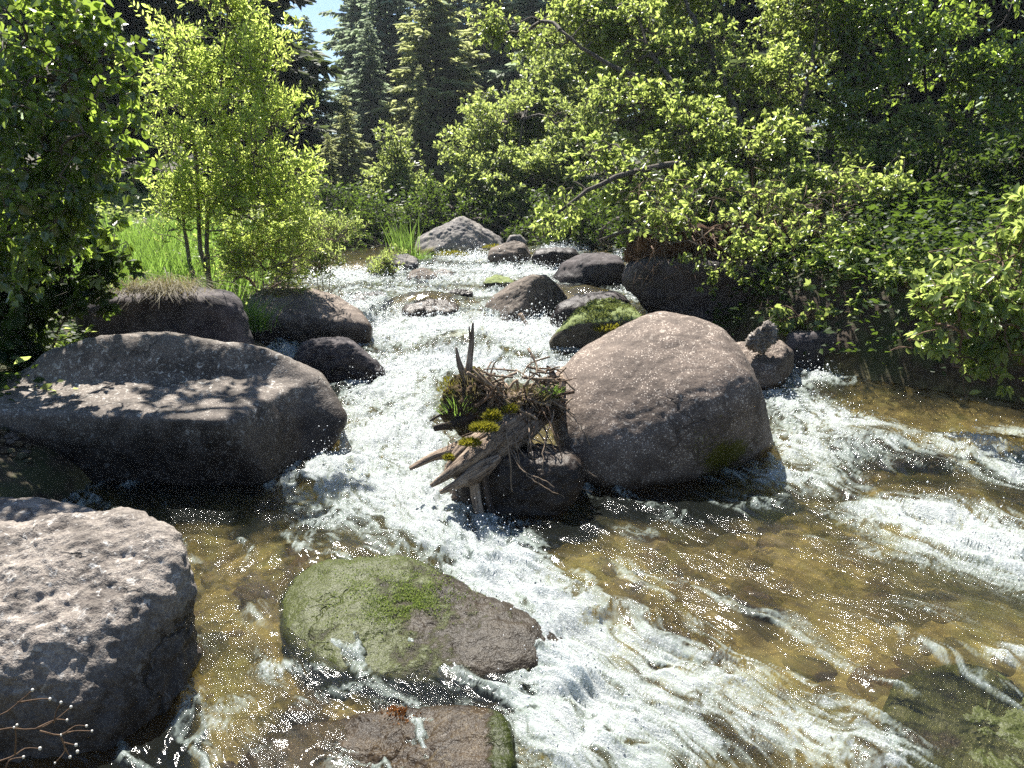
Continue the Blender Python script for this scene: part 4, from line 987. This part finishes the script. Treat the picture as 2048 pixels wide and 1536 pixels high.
# the wood beyond, one mass
rng = np.random.default_rng(77); mb = []; (wV, wF), cV, cF, ct = conifer_mesh(16, 2.6, 500, n_br=60, spr=9)
Vs, Fs, Ts, n0 = [], [], [], 0
for k in range(260):
    y = rng.uniform(52, 120); x = rng.uniform(-1, 1) * (y * .85 + 12)
    if abs(x - P(655, 0, y)[0]) < .085 * y: s = .34
    else: s = rng.uniform(1.25, 1.9)
    if k > 130: y = rng.uniform(24, 60); x = rng.choice([-1, 1]) * rng.uniform(.42 * y + 6, .9 * y + 14); s = rng.uniform(1.1, 1.6)
    a = rng.random() * 6.28; c_, s_ = math.cos(a), math.sin(a)
    q = cV @ np.array([[c_, s_, 0], [-s_, c_, 0], [0, 0, 1]]) * s
    Vs.append(q + [x, y, float(ground_z(x, y))]); Fs.append(cF + n0); Ts.append(ct); n0 += len(cV)
solo('distant_forest', np.concatenate(Vs), np.concatenate(Fs), M['needle'], 'dense dark wood closing the valley behind the single conifers', None, kind='stuff', attrs={'tone': np.concatenate(Ts)}, org=(0, 60, 0))

# ------------------------------------------------------------------ grass, undergrowth
def blades(base, height, lean, n_seg=3, width=.006, rng=RNG, curl=.5):
    """ribbons of grass: BASE (n,3), HEIGHT (n), LEAN (n,3)"""
    n = len(base); s = np.linspace(0, 1, n_seg + 1)
    d = norm(np.array([0, 0, 1.0]) + lean); out = norm(np.stack([lean[:, 0], lean[:, 1], 0 * lean[:, 0]], 1) + 1e-4)
    c = base[:, None] + d[:, None] * (height[:, None] * s)[..., None] + (out * curl)[:, None] * (height[:, None] * s ** 2)[..., None] * .6 - np.array([0, 0, 1.0]) * (height[:, None] * s ** 2.5)[..., None] * .35 * curl
    a = rng.random(n) * 6.28; sd = np.stack([np.cos(a), np.sin(a), 0 * a], 1)
    w = width * rng.uniform(.6, 1.3, n)[:, None] * (1 - s ** 1.6 * .9)[None]
    L, R = c - sd[:, None] * w[..., None], c + sd[:, None] * w[..., None]
    V = np.stack([L, R], 2).reshape(-1, 3); k = 2 * (n_seg + 1)
    q = np.array([[2 * i, 2 * i + 1, 2 * i + 3, 2 * i + 2] for i in range(n_seg)])
    F = (q[None] + (np.arange(n) * k)[:, None, None]).reshape(-1, 4)
    return V, F, np.repeat(np.clip(rng.normal(.5, .25, n), 0, 1), k)
def patch(name, label, pts, h, mat='grass', width=.006, lean=.3, lean_dir=(0, 0, 0), seed=1, curl=.5, cat='grass tuft', group='tufts of grass', kind=None):
    rng = np.random.default_rng(seed); pts = np.asarray(pts); n = len(pts)
    ln = rng.normal(size=(n, 3)) * lean + np.array(lean_dir); ln[:, 2] = 0
    V, F, T = blades(pts, h * rng.uniform(.5, 1.2, n), ln, 3, width, rng, curl)
    return solo(name, V, F, M[mat], label, cat if not kind else None, group if not kind else None, True, {'tone': T}, kind, org=(*pts.mean(0)[:2], pts[:, 2].min()))
def tuft_pts(c, r, n, rng, ground=True):
    q = np.asarray(c) + rng.normal(size=(n, 3)) * np.array([r, r, 0])
    if ground: q[:, 2] = ground_z(q[:, 0], q[:, 1])
    return q
rng = np.random.default_rng(5)
n = 10000
gxx = rng.uniform(-7.4, -3.4, n); gyy = rng.uniform(8.6, 15.5, n)
k = (gxx < np.interp(gyy, YB, XLB) - .2) & (noise2(gxx * .9, gyy * .9, 3) > -.22)
gp = np.stack([gxx, gyy, ground_z(gxx, gyy)], 1)[k]
patch('bank_grass', 'sunlit tall grass growing over the left bank clearing', gp, .66, 'grass', .008, .16, seed=6, curl=.3, kind='stuff')
patch('grass_tuft', 'tall upright grass tuft beside the tall peaked boulder', tuft_pts(P(812, 522, 16.2), .14, 130, rng, False), .95, 'grass', .009, .12, seed=7, curl=.25)
patch('grass_tuft', 'low round grass tuft at the left foot of the tall peaked boulder', tuft_pts(P(842, 528, 16.4), .12, 160, rng, False), .36, 'grass', .010, .3, seed=8)
patch('fern_tuft', 'bright feathery grass tuft between the two left bank boulders', tuft_pts(P(500, 660, 8.4), .10, 330, rng, False), .46, 'grass', .006, .26, seed=9, cat='grass tuft')
patch('dry_grass_tuft', 'dry brown grass hanging over the dark left bank boulder', tuft_pts(P(320, 582, 7.0), .19, 520, rng, False), .46, 'dry_grass', .004, .40, (.3, -.75, 0), 10, 1.7)
patch('dry_grass_tuft', 'small dry grass tuft on the tawny topped left bank boulder', tuft_pts(P(560, 590, 9.0), .13, 200, rng, False), .22, 'dry_grass', .005, .5, (.2, -.4, 0), 11, 1.1)
# low leafy ground cover on both banks
def cover(name, label, x0, x1, y0, y1, n, hmax, leaf, mat, seed, cond=None):
    rng = np.random.default_rng(seed); lv = Leaves()
    x = rng.uniform(x0, x1, n); y = y0 + (y1 - y0) * rng.random(n) ** 1.2
    xl, xr = np.interp(y, YB, XLB), np.interp(y, YB, XRB)
    k = ((x < xl - .05) | (x > xr + .05) | (y > 22)) & (noise2(x * .8, y * .8, seed) > -.35)
    x, y = x[k], y[k]; n = len(x); h = hmax * (.25 + .75 * rng.random(n)) * (1 + .5 * noise2(x * .5, y * .5, seed + 1)); z = ground_z(x, y)
    m = 15; ti = np.repeat(np.arange(n), m); s = rng.random(n * m) ** .7; a = rng.random(n * m) * 6.28
    rad = .16 * (1 + hmax) * rng.random(n * m) ** .5
    p = np.stack([x[ti] + np.cos(a) * rad, y[ti] + np.sin(a) * rad, z[ti] + h[ti] * s], 1)
    A = norm(np.stack([np.cos(a), np.sin(a), rng.normal(size=n * m) * .35], 1)); N = norm(np.array([0, 0, 1.0]) * .6 + rand_dirs(rng, n * m) * .6)
    lv.add(p, A, N, leaf * np.exp(rng.normal(size=n * m) * .25) * (.7 + p[:, 1] * .035), np.clip(rng.normal(.5, .25, n * m), 0, 1))
    V, F, T = leaves_mesh(*lv.cat(), leaf_template('far'))
    solo(name, V, F, M[mat], label, None, None, True, {'tone': T}, 'stuff', org=(0, 10, 0))
cover('undergrowth', 'low leafy plants covering the left bank', -12, -2.9, 5.2, 26, 3000, .42, .07, 'far_leaf', 21)
cover('undergrowth', 'dark leafy plants at the left edge behind the huge flat boulder', -5.2, -3.0, 5.3, 7.6, 420, .45, .075, 'shade_leaf', 25)
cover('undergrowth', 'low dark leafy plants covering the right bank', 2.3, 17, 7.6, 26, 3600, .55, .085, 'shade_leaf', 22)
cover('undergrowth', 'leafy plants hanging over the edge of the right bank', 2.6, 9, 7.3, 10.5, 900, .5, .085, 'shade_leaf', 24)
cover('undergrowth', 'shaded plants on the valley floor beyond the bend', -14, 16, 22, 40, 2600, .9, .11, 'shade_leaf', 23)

# ------------------------------------------------------------------ right bank soil with hanging roots
eb, C_, EW, EN = boulder('dark brown soil bank with hanging roots above the undercut rock on the right', [(1268, 500), (1310, 465), (1400, 445), (1550, 440), (1660, 465), (1720, 520), (1690, 570), (1560, 560), (1450, 545), (1350, 540), (1280, 530)],
    10.2, [((-.2, -1, -.3), .55), ((0, -.2, 1), .5)], .9, .7, 8, 5, .09, .04, 91, 'rock_dark', None, .01, None, None, 'earth_bank', False, 4, 'soil bank')
t = NT('bank_soil'); o = t.obj(); n1 = t.noise(o, 9, 6, .7)
M['soil'] = t.done(t.pbr(t.mix(t.ramp(n1, .35, .65), (.025, .012, .007), (.13, .070, .035)), .95, .2, t.bump(n1, 1, .05)))
eb.data.materials[0] = M['soil']
rng = np.random.default_rng(31); ebl = np.array(eb.location)
for k in range(54):
    px0 = rng.uniform(1275, 1690); a = P(px0, rng.uniform(440, 530), 9.45 + rng.normal() * .06)
    L = rng.uniform(.18, .62); dx = rng.normal() * .22
    q = smooth_path([a + [0, .15, 0], a + [dx * .3, -.04, -.25 * L], a + [dx * .8, -.03 + rng.normal() * .04, -.65 * L], a + [dx * 1.3, rng.normal() * .08, -L]], 9) + rng.normal(size=(9, 3)) * .008
    mb = MB(); tube(mb, q, np.linspace(rng.uniform(.005, .012), .002, 9), 5)
    V, F = mb.get(); part('root', V, F, M['root'], eb)
# clump of dirt on the smooth boulder
boulder('knobbly clump of dirt and roots sitting on the smooth brown boulder', [(1494, 690), (1500, 672), (1520, 658), (1538, 645), (1550, 655), (1552, 680), (1535, 692), (1525, 705), (1508, 698)], 7.45, (), .10, .10, 6, 4, .035, .02, 93, 'rock_pale', None, .01, None, None, 'dirt_clump', False, 5, 'dirt clump')
mb = MB(); tube(mb, smooth_path([P(1535, 650, 7.45), P(1540, 638, 7.45), P(1548, 630, 7.45)], 6), np.linspace(.006, .002, 6), 5)
V, F = mb.get(); part('root', V, F, M['twig'], bpy.data.objects['dirt_clump'])

# ------------------------------------------------------------------ the driftwood snag
def dw(px, py, Y): return P(px, py, Y)
snag = empty('driftwood_snag', dw(1000, 930, 4.85), 'broken driftwood log with root mass, moss and tangled sticks jammed against the big round boulder', 'driftwood')
snag['label'] = 'broken mossy driftwood log with tangled sticks jammed against the big round boulder'
def wood(name, pts, radii, n=24, sides=14, ridge=.3, seed=1, mat='drift', flat=1.0, label=None):
    mb = MB(); q = smooth_path(pts, n); r = np.interp(np.linspace(0, 1, n), np.linspace(0, 1, len(radii)), radii)
    tube(mb, q, r, sides, ridge, seed, True, flat); V, F = mb.get()
    ax = norm(np.asarray(pts[-1]) - np.asarray(pts[0])); sx = norm(np.cross(ax, [0, 0, 1.0])); ux = np.cross(sx, ax); d = V - np.asarray(pts[0])
    o = part(name, V, F, M[mat], snag, attrs={'grain': np.stack([d @ sx * 75, d @ ux * 75, d @ ax * 4], 1)})
    if label: o['label'] = label
    return o
wood('log', [dw(905, 950, 4.52), dw(960, 905, 4.62), dw(1060, 828, 5.05), dw(1175, 728, 6.1)], [.07, .12, .132, .12, .10], 70, 44, .32, 3)
wood('log_splinter', [dw(985, 880, 4.55), dw(930, 925, 4.46), dw(862, 972, 4.40)], [.03, .06, .052, .03, .012], 40, 20, .45, 4)
wood('log_splinter', [dw(1000, 915, 4.50), dw(940, 955, 4.42), dw(880, 985, 4.36)], [.02, .05, .048, .03, .012], 40, 20, .45, 5)
wood('log_splinter', [dw(975, 865, 4.62), dw(930, 900, 4.55), dw(890, 945, 4.5)], [.02, .045, .036, .012], 30, 18, .45, 15)
wood('branch_stub', [dw(960, 880, 4.7), dw(905, 903, 4.66), dw(865, 915, 4.64), dw(820, 938, 4.62)], [.04, .036, .026, .014], 30, 16, .4, 6)
wood('branch_stub', [dw(975, 812, 4.85), dw(920, 845, 4.8), dw(868, 857, 4.78)], [.045, .034, .02], 24, 14, .35, 7, 'drift_dark')
wood('branch_stub', [dw(940, 800, 4.9), dw(890, 825, 4.85), dw(860, 842, 4.84)], [.014, .010, .006], 14, 8, .2, 8, 'drift_dark')
wood('upright_stick', [dw(936, 790, 4.95), dw(938, 740, 4.97), dw(943, 690, 5.0), dw(946, 646, 5.02)], [.034, .026, .018, .008], 30, 12, .3, 9)
wood('upright_stick', [dw(940, 700, 4.99), dw(940, 675, 5.0), dw(938, 652, 5.0)], [.010, .008, .004], 12, 8, .2, 10)
wood('upright_stick', [dw(950, 820, 4.93), dw(938, 775, 4.94), dw(920, 730, 4.95), dw(912, 695, 4.96)], [.032, .027, .018, .006], 24, 12, .3, 11)
wood('branch_stub', [dw(1112, 768, 5.25), dw(1104, 745, 5.24), dw(1094, 732, 5.23)], [.024, .02, .01], 14, 10, .3, 12, 'drift_dark')
wood('branch_stub', [dw(1100, 778, 5.2), dw(1092, 765, 5.15), dw(1088, 755, 5.14)], [.022, .018, .012], 12, 10, .3, 13, 'drift_dark')
wood('post', [dw(946, 935, 4.48), dw(950, 990, 4.45), dw(965, 1050, 4.42)], [.032, .034, .03], 24, 12, .25, 14, 'drift', .6)
wood('post', [dw(968, 925, 4.45), dw(975, 990, 4.44), dw(990, 1050, 4.4)], [.018, .02, .018], 24, 10, .25, 16, 'drift_dark', .6)
rg_ = np.random.default_rng(90)
for k in range(16):        # thin roots trailing from the snag to the water
    x0 = rg_.uniform(1000, 1110); a = dw(x0, rg_.uniform(800, 870), 4.9); e = dw(x0 + rg_.uniform(-40, 110), rg_.uniform(930, 1000), rg_.uniform(4.5, 4.75))
    m = (a + e) / 2 + rg_.normal(size=3) * .05 + [0, -.08, .04]
    mb = MB(); tube(mb, smooth_path([a, m, e], 12) + rg_.normal(size=(12, 3)) * .004, np.linspace(rg_.uniform(.004, .008), .002, 12), 5); V, F = mb.get(); part('root', V, F, M['twig' if k % 2 else 'root'], snag)
# matted root plate with moss and grass
D, F = ICO[5]; c0 = dw(940, 815, 5.0)
q = D * np.array([.21, .20, .25]) * (1 + .26 * fbm3(D * 1.6, 4, 300) + .09 * fbm3(D * 7, 3, 303))[:, None]
q[:, 0] += np.clip(-q[:, 2], 0, 1) * .25
NW = vnormals(q + c0, F)
t = NT('root_plate'); o = t.obj(); n1 = t.noise(o, 26, 6, .72); n2 = t.noise(o, 5, 4, .6)
c = t.mix(t.ramp(n1, .35, .62), (.02, .013, .009), (.15, .10, .06)); c = t.mix(t.math('MULTIPLY', t.ramp(n2, .45, .58), t.attr('moss')), c, (.13, .13, .025))
M['root_plate'] = t.done(t.pbr(c, .95, .2, t.bump(n1, 1, .05)))
part('root_plate', q + c0, F, M['root_plate'], snag, attrs={'moss': sstep(-.1, .5, NW[:, 2] - NW[:, 0] * .5)})
c1 = dw(1045, 815, 5.05); q1 = D * np.array([.26, .17, .12]) * (1 + .35 * fbm3(D * 2, 4, 310) + .12 * fbm3(D * 8, 3, 313))[:, None]
part('root_plate', q1 + c1, F, M['root_plate'], snag, attrs={'moss': np.zeros(len(q1))})
rng = np.random.default_rng(41)
for k in range(190):
    px0, py0 = rng.uniform(965, 1120), 0
    py0 = np.interp(px0, [965, 1040, 1120], [795, 800, 775]) + rng.normal() * 26
    Y0 = 4.82 + (px0 - 965) / 155 * .25 + rng.uniform(-.08, .05)
    a = dw(px0, py0, Y0); L = rng.uniform(.07, .30); d = norm(np.array([rng.normal() * .9 + .3, rng.normal() * .5 - .25, rng.normal() * .55 - .15]))
    r = rng.uniform(.003, .012) * (1.4 if L > .2 else 1)
    q = smooth_path([a - d * L / 2, a + rng.normal(size=3) * .025, a + d * L / 2 + [0, 0, -.02]], 8)
    mb = MB(); tube(mb, q, np.linspace(r, r * .5, 8), 6, .15, k); V, F = mb.get()
    part('stick', V, F, M['twig' if k % 5 else 'root'], snag)
for pts, r in [([(1012, 850, 4.68), (1015, 885, 4.55), (1021, 930, 4.5), (1024, 985, 4.48)], .007), ([(1020, 870, 4.7), (1060, 925, 4.6), (1120, 960, 4.6), (1185, 985, 4.62)], .005), ([(1030, 875, 4.75), (1090, 900, 4.7), (1150, 930, 4.72), (1195, 955, 4.75)], .007),
               ([(1015, 880, 4.68), (1040, 935, 4.5), (1085, 960, 4.45), (1110, 975, 4.45)], .004), ([(1035, 905, 4.65), (1080, 920, 4.6), (1150, 930, 4.6)], .004), ([(1040, 870, 4.8), (1070, 880, 4.76), (1125, 905, 4.72), (1150, 918, 4.7)], .005),
               ([(1075, 790, 5.0), (1110, 805, 4.95), (1150, 830, 4.9)], .008), ([(1085, 800, 5.0), (1130, 820, 4.95), (1160, 850, 4.88), (1180, 890, 4.85)], .005), ([(1025, 900, 4.6), (1055, 950, 4.5), (1090, 975, 4.45), (1130, 995, 4.45)], .004),
               ([(1030, 790, 4.95), (1060, 800, 4.88), (1100, 812, 4.85)], .014), ([(1000, 805, 4.85), (1030, 815, 4.78), (1075, 838, 4.76)], .012), ([(900, 880, 4.68), (930, 870, 4.65), (985, 850, 4.63)], .003), ([(1120, 880, 4.9), (1140, 870, 4.88), (1160, 868, 4.86)], .004)]:
    mb = MB(); tube(mb, smooth_path([dw(*p) for p in pts], 16) + rng.normal(size=(16, 3)) * .003, np.linspace(r, r * .6, 16), 6, .12, 5); V, F = mb.get()
    part('stick', V, F, M['twig'], snag)
def surf_moss(W, N, px, py, rx, ry, n, seed, h, w):
    rg = np.random.default_rng(seed); qx, qy, dep = project(W)
    wt = np.exp(-((qx - px) / rx) ** 2 - ((qy - py) / ry) ** 2) * ((N * norm(CAM - W)).sum(1) > .05) * (fbm3(W * 9, 3, seed) > -.15); wt = wt / wt.sum()
    i = rg.choice(len(W), n, p=wt); p = W[i] + rg.normal(size=(n, 3)) * .006
    return blades(p, h * rg.uniform(.4, 1.3, n), N[i] * .9 + rg.normal(size=(n, 3)) * .4, 2, w, rg, .5)
def moss_pad(c, r, n, seed, label=None, mat='moss', h=.02, w=.005):
    rg = np.random.default_rng(seed); d = rand_dirs(rg, n); d[:, 2] = np.abs(d[:, 2]); p = np.asarray(c) + d * np.asarray(r) * (.8 + .3 * rg.random(n))[:, None]
    V, F, T = blades(p, h * rg.uniform(.5, 1.3, n), d * .9, 2, w, rg, .4)
    return V, F, T
for k, (c, r, n, hh, ww, mt) in enumerate([(dw(968, 862, 4.50), (.075, .05, .04), 900, .03, .006, 'moss'), (dw(985, 842, 4.62), (.05, .04, .06), 500, .03, .006, 'moss'), (dw(940, 890, 4.46), (.06, .04, .03), 500, .025, .006, 'moss'), (dw(898, 920, 4.50), (.03, .03, .03), 350, .02, .005, 'moss'),
                                       (dw(1020, 825, 4.75), (.04, .04, .04), 260, .03, .006, 'moss'), (dw(1098, 795, 5.02), (.06, .05, .03), 420, .075, .004, 'grass'), (dw(915, 830, 4.82), (.11, .08, .08), 110, .09, .0025, 'grass'), (dw(925, 860, 4.82), (.09, .06, .05), 240, .06, .004, 'dry_grass'), (dw(898, 785, 4.95), (.07, .08, .10), 260, .022, .004, 'moss'), (dw(945, 800, 4.92), (.15, .13, .18), 420, .06, .002, 'dry_grass'), (dw(1045, 805, 4.9), (.18, .12, .09), 300, .06, .002, 'dry_grass')]):
    V, F, T = moss_pad(c, r, n, 500 + k, None, mt, hh, ww)
    part({'moss': 'moss_pad', 'grass': 'grass_tuft', 'dry_grass': 'dry_grass_tuft'}[mt], V, F, M[mt], snag, True, {'tone': T}, 'stuff')
# stick caught in the rapids
mb = MB(); tube(mb, smooth_path([P(1040, 628, 10.2), P(1052, 648, 10.1), P(1068, 672, 10.0)], 10), np.linspace(.035, .018, 10), 8, .3, 2); V, F = mb.get()
solo('stick', V, F, M['drift'], 'short broken stick poking from white water below the pointed boulder', 'stick')
# yellow plants on the rocks
for c, r, n, lab in [(P(1225, 662, 8.75), (.20, .1, .07), 500, 'yellowish moss cushion between the olive boulder and the big round boulder'), (P(905, 512, 16.6), (.35, .2, .10), 500, 'yellow green moss at the foot of the tall peaked boulder'), (P(985, 497, 16.4), (.2, .2, .08), 250, 'small yellow moss patch beside the angular brown boulder')]:
    V, F, T = moss_pad(c, r, n, int(c[0] * 100) % 97, None, 'moss', .045 if c[1] > 6 else .018, .010 if c[1] > 6 else .004)
    solo('moss_cushion', V, F, M['moss'], lab, 'moss', None, True, {'tone': T}, org=c)

V, F, T = surf_moss(*ROCK['round'], 1435, 915, 42, 38, 1500, 71, .020, .004)
solo('moss_cushion', V, F, M['moss'], 'yellow green moss on the lower right of the big round boulder', 'moss', None, True, {'tone': T})
V, F, T = surf_moss(*ROCK['green'], 700, 1170, 150, 70, 9000, 72, .009, .0028)
solo('algae_mat', V, F, M['algae'], 'bright green algae growing on the low submerged boulder', 'algae', None, True, {'tone': T})
V, F, T = surf_moss(*ROCK['olive'], 1210, 625, 60, 30, 2600, 73, .030, .007)
solo('moss_cushion', V, F, M['moss_green'], 'olive green moss on top of the olive boulder', 'moss', None, True, {'tone': T})
M['orange'] = leaf_mat('orange_algae', (.20, .075, .02), (.30, .13, .035), (.25, .10, .02), .5, .2, .4)
V, F, T = surf_moss(*ROCK['slab'], 800, 1425, 22, 14, 500, 74, .012, .004)
solo('algae_mat', V, F, M['orange'], 'small orange algae patch on the back edge of the brown slab', 'algae', None, True, {'tone': T})
# ------------------------------------------------------------------ bare budded twig in the lower left corner
tw = empty('budded_twig', P(-60, 1480, 1.6), 'bare reddish twig with pale buds in the bottom left corner', 'twig')
t = NT('bud'); M['bud'] = t.done(t.pbr((.62, .60, .56), .6, .4))
for pts in [[(-70, 1500), (0, 1458), (60, 1459), (100, 1447), (142, 1414)], [(72, 1457), (110, 1440), (134, 1440)], [(108, 1446), (112, 1425), (122, 1405)], [(80, 1462), (120, 1470), (150, 1452), (173, 1452)], [(120, 1470), (150, 1462), (184, 1462)], [(120, 1470), (130, 1500), (110, 1526)], [(126, 1485), (150, 1490)], [(130, 1497), (140, 1514)],
            [(-60, 1430), (0, 1430), (40, 1402), (65, 1380)], [(35, 1405), (80, 1398), (100, 1398)], [(-60, 1540), (20, 1515), (50, 1497), (80, 1497)], [(30, 1508), (32, 1470), (28, 1455)], [(10, 1540), (20, 1520), (47, 1514)]]:
    mb = MB(); q = smooth_path([P(x, y, 1.6 + .0006 * (x - 60)) for x, y in pts], 10); tube(mb, q, np.linspace(.0022, .0009, 10), 6); V, F = mb.get(); part('stem', V, F, M['root'], tw)
D, F = ICO[2]
for x, y in [(100, 1398), (142, 1414), (34, 1450), (173, 1452), (184, 1462), (122, 1470), (152, 1490), (155, 1503), (80, 1497), (47, 1514), (140, 1514), (110, 1526), (65, 1380), (122, 1405), (134, 1440), (28, 1455)]:
    part('bud', P(x, y, 1.6 + .0006 * (x - 60)) + D * np.array([.0036, .0036, .0044]) * RNG.uniform(.7, 1.1), F, M['bud'], tw)


# ------------------------------------------------------------------ the air of the valley
D8 = np.array([[x, y, z] for z in (-7, 60) for y in (-62, 905) for x in (-405, 405)], float)
D8[:4, 2] = -12
t = NT('haze'); vol = t.n('ShaderNodeVolumePrincipled'); vol.inputs['Color'].default_value = (.80, .90, 1.0, 1); vol.inputs['Density'].default_value = .00045; vol.inputs['Anisotropy'].default_value = .2
t.link(vol.outputs[0], t.out.inputs['Volume'])
solo('haze', D8, np.array([[0, 2, 3, 1], [4, 5, 7, 6], [0, 1, 5, 4], [2, 6, 7, 3], [0, 4, 6, 2], [1, 3, 7, 5]]), t.m, 'thin bluish air over the stream and wood', None, kind='stuff', smooth=False, org=(0, 0, 0))
